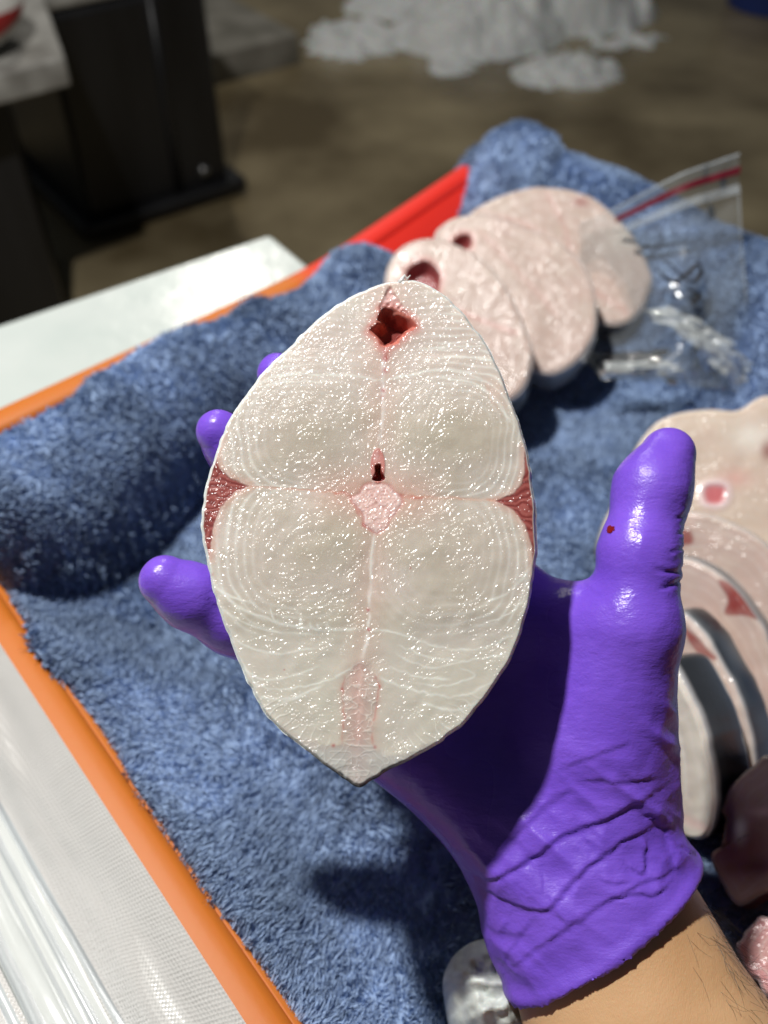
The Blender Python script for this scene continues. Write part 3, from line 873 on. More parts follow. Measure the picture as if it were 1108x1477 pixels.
    mix(lin(214, 130, 120), 0.65 * np.exp(-(np.maximum(s0, 0) / 7) ** 2))
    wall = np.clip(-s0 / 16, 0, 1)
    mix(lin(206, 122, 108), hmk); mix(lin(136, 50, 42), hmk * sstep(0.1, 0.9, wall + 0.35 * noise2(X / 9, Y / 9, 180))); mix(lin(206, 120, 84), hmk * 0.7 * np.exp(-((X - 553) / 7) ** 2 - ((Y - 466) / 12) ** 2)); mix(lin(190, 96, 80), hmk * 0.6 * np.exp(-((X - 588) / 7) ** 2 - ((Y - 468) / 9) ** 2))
    H -= 36 * sstep(0.0, 1.15, wall) * hmk

    # ---- fine wet relief: short squiggles that follow the muscle rings
    along = np.where(lower > 0.5, 1, 0)
    dirx = tx * (1 - lower) + np.cos(0.25 * np.sign(X - 520)) * lower; diry = ty * (1 - lower) - np.sin(0.25 * np.sign(X - 520)) * lower * np.sign(X - 520) * np.sign(X - 520)
    nrm_ = np.hypot(dirx, diry) + 1e-6; dirx, diry = dirx / nrm_, diry / nrm_
    th0 = np.arctan2(diry, dirx) + 1.1 * noise2(X / 15, Y / 15, 90) + 0.8 * noise2(X / 45, Y / 45, 91)
    dirx, diry = np.cos(th0), np.sin(th0)
    # line-integral blur of white noise along the ring direction gives the squiggles
    def squiggle(sc, seed, steps):
        acc = 0; a = X.copy(); b = Y.copy(); 
        for k in range(-steps, steps + 1):
            acc = acc + noise2((X + dirx * k * 1.5) / sc, (Y + diry * k * 1.5) / sc, seed)
        return acc / math.sqrt(2 * steps + 1)
    q1 = squiggle(2.1, 81, 2); q2 = squiggle(2.9, 82, 2); q3 = noise2(X / 2.3, Y / 2.3, 83)
    gloss = np.clip(0.72 + 0.16 * sstep(760, 480, Y) + 0.22 * wide * sstep(0.3, 0.7, rho) + 0.62 * noise2(X / 30, Y / 30, 84) + 0.25 * noise2(X / 11, Y / 11, 85), 0.12, 1.15)
    gloss *= 1 - 0.5 * lower * sstep(0.0, 0.5, noise2(X / 40, Y / 22, 86))
    flat = 1 - hmk
    W = 1.9 * flat * gloss * (0.62 * q1 + 0.80 * q2 + 0.30 * q3) + 0.5 * noise2(X / 10, Y / 10, 187)
    H += 6.0 * np.clip(1.1 - rho ** 2.2, 0, 1) * (1 - lower) * flat * sstep(-30, 95, np.abs(Y - ysep)) * sstep(-30, 90, np.abs(X - xsep))   # each block swells a little
    H += 1.3 * n_lo + 0.5 * noise2(X / 18, Y / 18, 87) + 0.02 * W
    H -= 7.0 * sstep(7, 0, edge) ** 2               # rounded lip at the skin
    H = np.where(edge <= 0.01, -7.0, H)
    # normals of the wet film that lies over the flesh
    def slopes(Z):
        zu, zv = np.gradient(Z); xu, xv = np.gradient(X); yu, yv = np.gradient(Y)
        det = xu * yv - xv * yu
        det = np.where(np.abs(det) < 0.05, 0.05, det)
        return (zu * yv - zv * yu) / det, (xu * zv - xv * zu) / det
    gx_, gy_ = slopes(W)
    k_ = FILM_SLOPE / gx_.std(); hx_, hy_ = slopes(0.6 * H * flat)
    gx_ = np.clip(gx_ * k_ + hx_, -1.4, 1.4); gy_ = np.clip(gy_ * k_ + hy_, -1.4, 1.4)
    FN = -gx_[..., None] * Rv + gy_[..., None] * SU + SN
    FN /= np.linalg.norm(FN, axis=-1)[..., None]

    P = onplane(X, Y, SP, SN) + (H * S)[..., None] * SN
    V = P.reshape(-1, 3)
    F = gridfaces(nu, nv)[:, ::-1]
    C_ = np.clip(col.reshape(-1, 3), 0.003, 0.95)
    A = {"col": C_, "film": FN.reshape(-1, 3)}
    e = empty("fish_steak", V[np.argmax(Y.ravel())], "large pale fish steak held up in the purple glove, cut face to the viewer", "fish steak")
    fm = lambda a: a.ravel()[F].mean(1) > 0.5
    Xf = X.ravel()[F].mean(1)
    mb, mh, mc, md = fm(bm), fm(hmk), fm(np.clip(cm + hm, 0, 1)), fm(dm)
    mc &= ~mb; md &= ~(mb | mh | mc)
    rest = ~(mb | mh | mc | md)
    fl_ = subset("flesh", V, F, rest, M_FLESH, e, A)
    tag(subset("backbone", V, F, mb, M_FLESH, e, A), "pinkish white spongy backbone")
    tag(subset("belly_cavity", V, F, mh, M_FLESH, e, A), "dark red hollow near the top")
    tag(subset("spinal_canal", V, F, mc, M_FLESH, e, A), "small red canal above the backbone")
    subset("dark_muscle", V, F, md & (Xf < 540), M_FLESH, e, A)
    subset("dark_muscle", V, F, md & (Xf >= 540), M_FLESH, e, A)
    # skin band round the rim and the back cut
    bi = border_index(nu, nv)[::2]
    bx, by = X.ravel()[bi], Y.ravel()[bi]
    cxy = np.array([538.0, 765.0])
    rad = np.stack([bx, by], 1) - cxy; rad /= np.linalg.norm(rad, axis=1)[:, None]
    rings = []; cols = []
    bulge = 5.5 * np.exp(-((bx - 775) / 14) ** 2) * np.exp(-((by - 760) / 95) ** 2) + 3.0 * np.exp(-((by - 1137) / 30) ** 2)
    T_ = 0.020
    for k, dz in enumerate((0.0, 0.0006, 0.003, 0.006, 0.010, 0.015, T_ - 0.001, T_)):
        o = bulge * math.sin(min(1, dz / 0.006) * math.pi / 2) - (2.0 if dz == T_ else 0) - 12 * max(0, dz - 0.008) / T_
        q = np.stack([bx, by], 1) + rad * o[:, None] if np.ndim(o) else np.stack([bx, by], 1) + rad * o
        rings.append(onplane(q[:, 0], q[:, 1], SP, SN) - SN * (7 * S + dz))
        g = sstep(900, 1110, by)[:, None]
        c = lin(150, 152, 168) * (1 - g) + lin(34, 42, 54) * g
        c = c * (1 + 0.25 * noise2(bx / 15, by / 15 + dz * 900, 88))[:, None]
        if k < 2: c = c * (0.35 + 0.65 * g) + lin(226, 230, 230) * 0.55 * (1 - g) 
        cols.append(c)
    n = len(bx); Vs = np.concatenate(rings); Cs = np.concatenate(cols)
    Fs = np.array([(i * n + k, i * n + (k + 1) % n, (i + 1) * n + (k + 1) % n, (i + 1) * n + k) for i in range(len(rings) - 1) for k in range(n)])
    mesh("skin", Vs, Fs, M_SKIN_FISH, e, True, col=np.clip(Cs, 0.01, 0.9))
    nb = 60
    Xb, Yb, rb = disk_grid(np.stack([bx, by], 1) + rad * (-2.0 - 12 * 0.6), cxy, nb, nb)
    Vb = onplane(Xb, Yb, SP, SN) - SN * (7 * S + T_)
    Cb = np.tile(C_FLESH, (nb * nb, 1)) * (1 + 0.1 * noise2(Xb / 20, Yb / 20, 89)).reshape(-1, 1)
    mesh("back_flesh", Vb.reshape(-1, 3), gridfaces(nb, nb), M_FLESH2, e, True, col=Cb)
    # little shred of membrane on the top edge
    q = np.array([[576, 408], [580, 402], [584, 396], [587, 401], [592, 396]], float)
    pth = onplane(q[:, 0], q[:, 1], SP, SN) - SN * 0.0006
    Vt, Ft = sweep(pth, [0.0008, 0.0007, 0.0005, 0.0004, 0.0002], 7)
    mesh("membrane_shred", Vt, Ft, M_FLESH2, e, True, col=np.tile(lin(236, 232, 228), (len(Vt), 1)))
main_steak()

# ------------------------------------------------------------------ the gloved hand and forearm
def surface_nets(D, org, h):
    S_ = D < 0
    nx, ny, nz = D.shape
    c = np.zeros((nx - 1, ny - 1, nz - 1), np.int8)
    for i in (0, 1):
        for j in (0, 1):
            for k in (0, 1):
                c += S_[i:nx - 1 + i, j:ny - 1 + j, k:nz - 1 + k]
    act = (c > 0) & (c < 8)
    I = np.argwhere(act)
    idx = np.full(act.shape, -1, np.int64); idx[act] = np.arange(len(I))
    acc = np.zeros((len(I), 3)); cnt = np.zeros(len(I))
    cor = [(i, j, k) for i in (0, 1) for j in (0, 1) for k in (0, 1)]
    for a in cor:
        for ax in range(3):
            if a[ax] == 0:
                b = list(a); b[ax] = 1
                da = D[I[:, 0] + a[0], I[:, 1] + a[1], I[:, 2] + a[2]]; db = D[I[:, 0] + b[0], I[:, 1] + b[1], I[:, 2] + b[2]]
                m = (da < 0) != (db < 0)
                t = np.where(m, da / np.where(m, da - db, 1), 0)
                p = np.array(a, float)[None] + t[:, None] * (np.array(b, float) - np.array(a, float))[None]
                acc[m] += p[m]; cnt[m] += 1
    V = org + (I + acc / cnt[:, None]) * h
    Q = []
    for ax in range(3):
        o = [x for x in range(3) if x != ax]
        sl0 = [slice(None)] * 3; sl1 = [slice(None)] * 3
        sl0[ax] = slice(0, -1); sl1[ax] = slice(1, None)
        e = S_[tuple(sl0)] != S_[tuple(sl1)]
        E_ = np.argwhere(e)
        ok = (E_[:, o[0]] > 0) & (E_[:, o[1]] > 0) & (E_[:, o[0]] < idx.shape[o[0]]) & (E_[:, o[1]] < idx.shape[o[1]])
        E_ = E_[ok]
        def g(d0, d1):
            q = E_.copy(); q[:, o[0]] -= d0; q[:, o[1]] -= d1
            return idx[q[:, 0], q[:, 1], q[:, 2]]
        quad = np.stack([g(1, 1), g(0, 1), g(0, 0), g(1, 0)], 1)
        sgn = S_[E_[:, 0], E_[:, 1], E_[:, 2]]
        if ax == 1: sgn = ~sgn
        quad[~sgn] = quad[~sgn][:, ::-1]
        Q.append(quad)
    return V, np.concatenate(Q)

def L3(x, y, d):
    """photo position and distance -> hand frame (right, up, towards the viewer), metres"""
    return np.array([(x - CX) * d / FPX, -(y - CY) * d / FPX, -d])

def to_world(p):
    return CAM + p[:, :1] * Rv + p[:, 1:2] * Uv - p[:, 2:3] * Fv

def cone(P, a, b, ra, rb, k=1.0):
    """tapered capsule; k > 1 flattens it towards the viewer"""
    sc = np.array([1, 1, k]); a = a * sc; b = b * sc
    Q = P * sc - a; d = b - a
    t = np.clip((Q @ d) / (d @ d), 0, 1)
    return np.linalg.norm(Q - t[:, None] * d, axis=1) - (ra + (rb - ra) * t)

def smin(a, b, k):
    h = np.clip(0.5 + 0.5 * (b - a) / k, 0, 1)
    return b * (1 - h) + a * h - k * h * (1 - h)

DH = -0.008
J = lambda x, y, d: L3(x, y, d + DH)
CUFF_C = L3(867, 1342, 0.300); CUFF_N = unit(np.array([0.57, -0.82, 0.10]))
def hand_sdf(P):
    mm = 0.001
    # palm
    d = cone(P, J(852, 1150, .314), J(738, 872, .319), 19 * mm, 14 * mm)
    d = smin(d, cone(P, J(805, 1160, .316), J(658, 892, .323), 19 * mm, 13.5 * mm), 9 * mm)
    d = smin(d, cone(P, J(775, 1175, .316), J(595, 938, .323), 18 * mm, 13 * mm), 9 * mm)
    d = smin(d, cone(P, J(738, 1190, .313), J(588, 1056, .315), 20 * mm, 18 * mm), 9 * mm)
    d = smin(d, cone(P, J(588, 1056, .315), J(550, 1005, .319), 17 * mm, 12.5 * mm), 8 * mm)
    d = smin(d, cone(P, J(740, 900, .320), J(570, 990, .321), 13 * mm, 12 * mm), 8 * mm)
    # ball of the thumb and the web
    d = smin(d, cone(P, J(880, 1125, .308), J(918, 905, .300), 20 * mm, 13.5 * mm), 9 * mm)
    d = smin(d, cone(P, J(845, 1060, .308), J(872, 915, .305), 21 * mm, 15 * mm), 10 * mm)
    d = smin(d, cone(P, J(885, 905, .307), J(745, 885, .319), 13 * mm, 12.5 * mm), 9 * mm)
    # thumb
    t = cone(P, J(920, 905, .299), J(922, 800, .302), 13.2 * mm, 11.7 * mm)
    t = smin(t, cone(P, J(922, 800, .302), J(941, 705, .308), 11.7 * mm, 11.3 * mm), 8 * mm)
    t = smin(t, cone(P, J(941, 705, .308), J(964, 655, .312), 11.3 * mm, 9.0 * mm), 8 * mm)
    d = smin(d, t, 7 * mm)
    # fingers behind the steak
    def finger(pts, rr):
        nonlocal d
        f = None
        for i in range(len(pts) - 1):
            c = cone(P, J(*pts[i]), J(*pts[i + 1]), rr[i] * mm, rr[i + 1] * mm)
            f = c if f is None else smin(f, c, 5 * mm)
        d = smin(d, f, 4 * mm)
    finger([(738, 872, .319), (655, 700, .330), (605, 610, .329), (570, 545, .322)], [13.5, 10.5, 9.5, 7.5])
    finger([(658, 892, .323), (525, 700, .331), (450, 598, .324), (402, 540, .312)], [13, 10.5, 9.2, 7.2])
    finger([(595, 938, .323), (455, 765, .329), (375, 685, .319), (340, 648, .309), (315, 622, .304)], [12.5, 10.3, 9.8, 9.2, 7.2])
    finger([(550, 1005, .319), (430, 946, .315), (335, 894, .306), (275, 860, .300), (238, 838, .297)], [12, 10.8, 10.6, 10.0, 8.2])
    # wrist and cuff
    w = cone(P, J(838, 1130, .315), L3(818, 1212, .305), 30 * mm, 32.5 * mm, 1.42)
    w = smin(w, cone(P, L3(818, 1212, .305), L3(848, 1290, .301), 33.0 * mm, 34.5 * mm, 1.38), 6 * mm)
    w = smin(w, cone(P, L3(848, 1290, .301), L3(900, 1420, .295), 34.5 * mm, 37.5 * mm, 1.32), 6 * mm)
    return smin(d, w, 12 * mm)

CREASES = [  # (polyline in photo units, width, depth mm): folds of the loose cuff and the palm
    ([(678, 1258), (700, 1266), (729, 1259), (773, 1235), (814, 1205), (866, 1184), (905, 1165), (945, 1140)], 6, 1.8), ([(739, 1314), (766, 1311), (797, 1307), (838, 1259), (870, 1235), (900, 1211), (951, 1191)], 5, 1.5),
    ([(690, 1275), (729, 1297), (773, 1311)], 5, 1.2), ([(797, 1307), (818, 1336)], 4, 1.2), ([(735, 1400), (770, 1372), (804, 1349), (855, 1314), (907, 1282), (955, 1262), (985, 1240)], 5, 1.0),
    ([(898, 1240), (912, 1255), (926, 1260), (929, 1230), (931, 1205)], 4, 1.3), ([(955, 1195), (962, 1232), (968, 1262)], 5, 1.2), ([(711, 1242), (740, 1205), (763, 1187), (804, 1153), (835, 1135)], 6, 0.9),
    ([(804, 1112), (866, 1088), (917, 1071)], 3.5, 0.6), ([(842, 1125), (900, 1127), (948, 1120)], 4, 0.8), ([(766, 1245), (776, 1274)], 3, 0.6), ([(782, 1245), (786, 1280), (797, 1305)], 3, 0.5),
    ([(730, 1390), (745, 1360), (768, 1330)], 4, 0.7), ([(756, 1402), (735, 1385), (728, 1352), (736, 1322)], 5, 0.7), ([(880, 1300), (910, 1290), (940, 1292), (960, 1275)], 4, 1.3), ([(925, 1172), (940, 1180), (950, 1196)], 4, 1.3),
    ([(700, 1330), (725, 1345), (760, 1350)], 5, 0.6), ([(830, 1180), (845, 1212), (870, 1228)], 4, 0.6), ([(720, 1258), (742, 1282)], 4, 0.5), ([(860, 1262), (880, 1275), (905, 1270)], 4, 0.7), ([(965, 1215), (980, 1230), (992, 1236)], 4, 0.9),
    ([(992, 788), (978, 794), (966, 797)], 2.6, 0.9), ([(992, 742), (980, 747), (972, 749)], 2.4, 0.7), ([(992, 815), (972, 824), (945, 822)], 3.2, 1.2), ([(992, 838), (972, 842), (950, 850)], 3.2, 1.1), ([(992, 765), (982, 769), (974, 771)], 2.4, 0.7),
    ([(830, 818), (850, 850), (870, 862)], 5, 0.4), ([(300, 860), (316, 880), (325, 905)], 4, 0.8), ([(318, 862), (328, 885), (334, 905)], 4, 0.6), ([(925, 770), (918, 790), (912, 800)], 4, 0.3)]

def midsub(V, F):
    """split every quad in four"""
    E_ = np.sort(np.stack([F, np.roll(F, -1, 1)], -1).reshape(-1, 2), 1)
    key = E_[:, 0] * (len(V) + 1) + E_[:, 1]
    u, first, inv = np.unique(key, return_index=True, return_inverse=True)
    mid = (V[E_[first, 0]] + V[E_[first, 1]]) / 2
    cen = V[F].mean(1)
    nv, ne = len(V), len(mid)
    m = inv.reshape(-1, 4) + nv; c = np.arange(len(F)) + nv + ne
    G = np.concatenate([np.stack([F[:, k], m[:, k], c, m[:, k - 1]], 1) for k in range(4)])
    return np.concatenate([V, mid, cen]), G

def hand():
    h = 0.0014
    lo = np.array([-0.088, -0.172, -0.348]); hi = np.array([0.116, 0.062, -0.255])
    n = np.ceil((hi - lo) / h).astype(int) + 1
    gx, gy, gz = (lo[k] + h * np.arange(n[k]) for k in range(3))
    D = np.empty(n, np.float32)
    GY, GZ = np.meshgrid(gy, gz, indexing='ij')
    full = lambda Q: np.maximum(hand_sdf(Q), (Q - CUFF_C) @ CUFF_N)
    k4 = 4
    nc = [int(np.ceil(v / k4)) for v in n]
    CG = np.stack(np.meshgrid(*[lo[k] + h * (np.arange(nc[k]) * k4 + 1.5) for k in range(3)], indexing='ij'), -1)
    DC = full(CG.reshape(-1, 3)).reshape(nc)
    D = np.repeat(np.repeat(np.repeat(DC, k4, 0), k4, 1), k4, 2)[:n[0], :n[1], :n[2]].copy()
    near = np.argwhere(np.abs(D) < 0.010)
    for i in range(0, len(near), 200000):
        q = near[i:i + 200000]
        D[q[:, 0], q[:, 1], q[:, 2]] = full(lo + q * h)
    D[0] = D[-1] = 1; D[:, 0] = D[:, -1] = 1; D[:, :, 0] = D[:, :, -1] = 1
    V, F = surface_nets(D.astype(float), lo, h)
    def grad(P):
        g = np.stack([hand_sdf(P + o) - hand_sdf(P - o) for o in np.eye(3) * 0.0006], 1)
        return g / np.linalg.norm(g, axis=1)[:, None]
    def snap(V):
        N = grad(V)
        lip = ((V - CUFF_C) @ CUFF_N) > -0.0012
        return np.where(lip[:, None], V, V - hand_sdf(V)[:, None] * N), N, lip
    V, N, lip = snap(V)
    V, F = midsub(V, F)
    V, N, lip = snap(V)
    ax = (V - CUFF_C) @ CUFF_N
    # folds: pressed into the side facing the viewer, noise folds all round the cuff
    w3 = V.copy()
    px = CX + FPX * V[:, 0] / -V[:, 2]; py = CY - FPX * V[:, 1] / -V[:, 2]
    facing = np.clip((N @ unit(np.array([0.1, 0, 1.0])) + 0.25) / 0.5, 0, 1)
    disp = np.zeros(len(V))
    for pts, wd, dp in CREASES:
        pts = smooth_poly(pts, 30, False)
        m = (px > pts[:, 0].min() - 30) & (px < pts[:, 0].max() + 30) & (py > pts[:, 1].min() - 30) & (py < pts[:, 1].max() + 30)
        dd, t = seg_dist(px[m] + 2.5 * noise2(px[m] / 14, py[m] / 14, 95), py[m] + 2.5 * noise2(px[m] / 14, py[m] / 14, 96), pts)
        end = np.clip(np.minimum(t, 1 - t) * 5 + 0.2, 0, 1)
        # which side of the fold: the upper side laps over the lower one
        ii = np.clip((t * (len(pts) - 1)).astype(int), 0, len(pts) - 2)
        tg = pts[ii + 1] - pts[ii]
        sd = np.sign(tg[:, 0] * (py[m] - pts[ii, 1]) - tg[:, 1] * (px[m] - pts[ii, 0])) * dd
        lap = np.where(sd < 0, np.exp(-dd / (2.6 * wd)), -0.8 * np.exp(-dd / (1.6 * wd))) * np.tanh(dd / (0.8 * wd))
        groove = -np.exp(-(dd / (0.6 * wd)) ** 1.4) + 0.4 * np.exp(-((dd - 2.2 * wd) / (1.6 * wd)) ** 2)
        big = wd > 3.4
        disp[m] += facing[m] * end * dp * 0.001 * ((0.62 * lap + 0.10 * groove) if big else 0.45 * groove)
    cuff = sstep(-0.052, -0.030, ax)
    # diagonal rumples
    f1 = noise3((V[:, 0] * 0.82 + V[:, 1] * -0.25) * 55, (V[:, 0] * 0.55 + V[:, 1] * 0.83) * 170, V[:, 2] * 60, 97)
    f2 = noise3(V[:, 0] * 120, V[:, 1] * 150, V[:, 2] * 120, 98)
    f3 = 1 - np.abs(noise3((V[:, 0] * 0.9 + V[:, 1] * -0.4) * 45, (V[:, 0] * 0.6 + V[:, 1] * 0.8) * 105, V[:, 2] * 50, 107)) * 2
    f4 = 1 - np.abs(noise3((V[:, 0] * 0.7 + V[:, 1] * 0.7) * 150, (V[:, 0] * 0.7 - V[:, 1] * 0.7) * 60, V[:, 2] * 60, 108)) * 2
    cuff2 = sstep(-0.062, -0.040, ax) * sstep(0.0, -0.012, ax)
    disp += cuff2 * (0.0007 * f1 + 0.0008 * np.clip(f3, -0.5, 1) + 0.00035 * np.clip(f4, 0, 1)) + cuff * 0.0005
    disp += 0.00012 * noise3(V[:, 0] * 260, V[:, 1] * 260, V[:, 2] * 260, 99)
    # flared corner and rolled hem
    hem = np.exp(-((ax + 0.0025) / 0.0022) ** 2)
    disp += hem * 0.0007
    flare = sstep(-0.030, 0.0, ax) * np.exp(-((px - 1000) / 50) ** 2)
    disp += 0.0020 * flare
    V = V + N * disp[:, None]
    # ragged lip of the cuff
    V += lip[:, None] * CUFF_N * (0.0012 * noise2(px / 60, py * 0, 101))[:, None]
    W = to_world(V)
    base = to_world(L3(960, 1540, 0.285)[None])[0]
    e = empty("person", base, "forearm in a purple rubber glove holding up the large fish steak", "person")
    wet = np.clip(0.55 + 0.6 * noise3(V[:, 0] * 70, V[:, 1] * 70, V[:, 2] * 70, 105), 0, 1)
    rg = 0.50 * cuff + (0.40 - 0.17 * wet) * (1 - cuff)
    gl = mesh("glove", W, F, M_GLOVE, e, True, rough=rg)
    tag(gl, "shiny purple nitrile glove with wrinkled cuff")
    # drop of blood on the thumb
    return e
PERSON = hand()

def forearm(e):
    ctr = [(812, 1215, .304, 30.0), (850, 1300, .301, 32.5), (887, 1385, .297, 35.0), (925, 1470, .291, 37.5), (962, 1550, .285, 41.0), (1000, 1640, .278, 43.0)]
    C = smooth_poly([L3(x, y, d) for x, y, d, r in ctr], 120, False)
    R_ = np.interp(np.linspace(0, 1, 120), np.linspace(0, 1, len(ctr)), [c[3] for c in ctr]) * 0.001
    nt_ = 96
    T = np.gradient(C, axis=0); T /= np.linalg.norm(T, axis=1)[:, None]
    V = []; Nn = []
    th = np.linspace(0, 2 * np.pi, nt_, endpoint=False)
    for i in range(120):
        a = unit(np.cross(T[i], [0, 0, 1.0])); b = np.cross(a, T[i])
        if b[2] < 0: b = -b
        if a[0] < 0: a = -a
        rr = R_[i]
        ca, sa = np.cos(th), np.sin(th)
        V.append(C[i] + rr * ca[:, None] * a + rr * 0.74 * sa[:, None] * b + 0.0)
        Nn.append(ca[:, None] * a + sa[:, None] / 0.74 * b)
    V = np.concatenate(V); Nn = np.concatenate(Nn); Nn /= np.linalg.norm(Nn, axis=1)[:, None]
    V += Nn * (0.0009 * noise3(V[:, 0] * 40, V[:, 1] * 40, V[:, 2] * 40, 103))[:, None]
    F = gridfaces(120, nt_)
    F = np.concatenate([F, np.array([(i * nt_ + nt_ - 1, i * nt_, (i + 1) * nt_, (i + 1) * nt_ + nt_ - 1)[::-1] for i in range(119)])])
    mesh("forearm", to_world(V), F, M_ARM, e)
    # hairs, thickest along the outer (right-hand) side
    hv = []; hf = []; k = 0
    for _ in range(420):
        i = rng.integers(42, 116); t = rng.normal(0.12, 0.38)
        j = int((t % (2 * np.pi)) / (2 * np.pi) * nt_) % nt_
        p = V[i * nt_ + j]; n_ = Nn[i * nt_ + j]
        ln = rng.uniform(0.006, 0.016)
        flow = -T[i] * -1.0 * 0.8 + np.array([rng.normal(0, .35), rng.normal(0, .35), 0])
        d0 = unit(n_ * rng.uniform(0.15, 0.5) + flow)
        d1 = unit(d0 + rng.normal(0, 0.3, 3) - n_ * 0.25)
        pts = [p, p + d0 * ln * 0.4, p + d0 * ln * 0.4 + d1 * ln * 0.35, p + d0 * ln * 0.4 + d1 * ln * 0.35 + unit(d1 + rng.normal(0, .25, 3)) * ln * 0.25]
        s_ = unit(np.cross(d0, [0, 0, 1.0]))
        for q, wd in zip(pts, (0.034, 0.034, 0.026, 0.008)):
            hv += [q - s_ * wd * 1e-3, q + s_ * wd * 1e-3]
        for m in range(3): hf.append((k + 2 * m, k + 2 * m + 1, k + 2 * m + 3, k + 2 * m + 2))
        k += 8
    tag(mesh("arm_hair", to_world(np.array(hv)), np.array(hf), M_HAIR, e), kind="stuff")
forearm(PERSON)

# ------------------------------------------------------------------ the other fish steaks on the towel
def slice_steak(label, outline, p0, n, thick, group, center=None, bone=None, cavity=None, dark=(), seams=(), tint=(210, 188, 177), skin=((178, 178, 180), (52, 54, 58)), res=84, seed=0, spread=0.9, patches=(), rag=1.8):
    """one cut of fish: outline and marks in photo units, laid on the plane (p0, n), extruded away from n"""
    n = unit(n)
    out = smooth_poly(outline, 260)
    _t = np.arange(260) / 260.0 * 2 * np.pi
    out = out + rag * np.stack([noise2(4 * np.cos(_t) + 9, 4 * np.sin(_t), 230 + seed), noise2(4 * np.cos(_t), 4 * np.sin(_t) + 9, 231 + seed)], 1)
    ctr = np.array(center if center else out.mean(0), float)
    X, Y, r = disk_grid(out, ctr, res, res)
    edge = -np.minimum(sdpoly(X, Y, out[::2]), 0)
    col = np.empty(X.shape + (3,)); col[:] = lin(*tint)
    def mix(c, a):
        nonlocal col
        col = col * (1 - np.clip(a, 0, 1)[..., None]) + lin(*c) * np.clip(a, 0, 1)[..., None]
    k = fbm2(X / 30, Y / 30, 200 + seed, 4)
    mix((226, 190, 180), 0.30 * k); mix((214, 204, 186), -0.35 * k)
    arc = np.abs(np.sin((edge + 6 * k) / 5.2)); mix((236, 226, 218), 0.35 * np.exp(-(arc / 0.3) ** 2) * sstep(4, 12, edge)); mix((196, 172, 160), 0.30 * sstep(10, 45, edge))
    mix((240, 232, 226), 0.45 * sstep(7, 1, edge))
    H = 0.0007 * fbm2(X / 40, Y / 40, 210 + seed, 3)
    for pts, w, c, a in seams:
        d, t = seg_dist(X, Y, smooth_poly(pts, 20, False)); g = np.exp(-(d / w) ** 2); mix(c, a * g); H -= 0.00015 * g
    for (x, y, wx, wy, c, a) in patches:
        mix(c, a * np.exp(-((X - x) / wx) ** 2 - ((Y - y) / wy) ** 2))
    zero = np.zeros(X.shape)
    md = zero.copy()
    for pl in dark:
        md = np.maximum(md, sstep(2.0, -2.0, sdpoly(X, Y, smooth_poly(pl, 40))))
    mix((150, 62, 58), 0.9 * md * (0.85 + 0.3 * k)); 
    mb = zero.copy()
    if bone is not None:
        sb = sdpoly(X, Y, smooth_poly(bone, 40)); mb = sstep(1.5, -1.5, sb)
        mix((214, 110, 118), 0.9 * mb); mix((244, 222, 222), 0.9 * np.exp(-((sb - 2) / 5) ** 2)); H += 0.001 * np.exp(-((sb - 2) / 5) ** 2)
    mh = zero.copy()
    if cavity is not None:
        sc = sdpoly(X, Y, smooth_poly(cavity, 40)); mh = sstep(1.5, -1.5, sc)
        mix((222, 150, 142), 0.6 * np.exp(-(np.maximum(sc, 0) / 6) ** 2)); mix((158, 82, 82), mh); H -= mh * 0.010 * np.clip(-sc / 9, 0, 1)
    H -= 0.0022 * sstep(7, 0, edge) ** 2
    P = onplane(X, Y, p0, n) + H[..., None] * n
    V = P.reshape(-1, 3); F = gridfaces(res, res)[:, ::-1]; A = {"col": np.clip(col.reshape(-1, 3), 0.003, 0.95)}
    e = empty("fish_steak", V[np.argmin(V[:, 2])], label, "fish steak", group)
    fm = lambda a: a.ravel()[F].mean(1) > 0.5
    b_, h_, d_ = fm(mb), fm(mh), fm(md); h_ &= ~b_; d_ &= ~(b_ | h_)
    subset("flesh", V, F, ~(b_ | h_ | d_), M_FLESH2, e, A)
    if b_.any(): subset("backbone", V, F, b_, M_FLESH2, e, A)
    if h_.any(): subset("belly_cavity", V, F, h_, M_FLESH2, e, A)
    if d_.any(): subset("dark_muscle", V, F, d_, M_FLESH2, e, A)
    bi = border_index(res, res); B = V[bi]
    c3 = B.mean(0); m = len(B); rings = []; cols = []
    t_ = np.arange(m) / m
    for i, f in enumerate((0, 0.03, 0.15, 0.4, 0.7, 0.93, 1.0)):
        bulge = 1 + 0.035 * math.sin(math.pi * min(f, 1)) * spread - (0.012 if f == 1 else 0)
        rings.append(c3 + (B - c3) * bulge - n * thick * f)
        g = np.clip(0.5 + 0.55 * noise2(t_ * 9, 0 * t_ + f * 1.5, 220 + seed) + 0.25 * math.sin(f * 3), 0, 1)[:, None]
        c = lin(*skin[0]) * (1 - g) + lin(*skin[1]) * g
        if i < 2 or i == 6: c = lin(222, 222, 224)[None].repeat(m, 0) * 0.8
        cols.append(c)
    Fs = np.array([(i * m + k_, i * m + (k_ + 1) % m, (i + 1) * m + (k_ + 1) % m, (i + 1) * m + k_) for i in range(6) for k_ in range(m)])
    mesh("skin", np.concatenate(rings), Fs, M_SKIN_FISH, e, True, col=np.concatenate(cols))
    # back cut
    Vb = c3 + (V - c3) * 0.988 - n * thick
    Vb -= n * ((Vb - rings[-1][0]) @ n)[:, None]
    mesh("back_flesh", Vb, F[:, ::-1], M_FLESH2, e, True, col=np.tile(lin(*tint), (len(Vb), 1)))
    return e

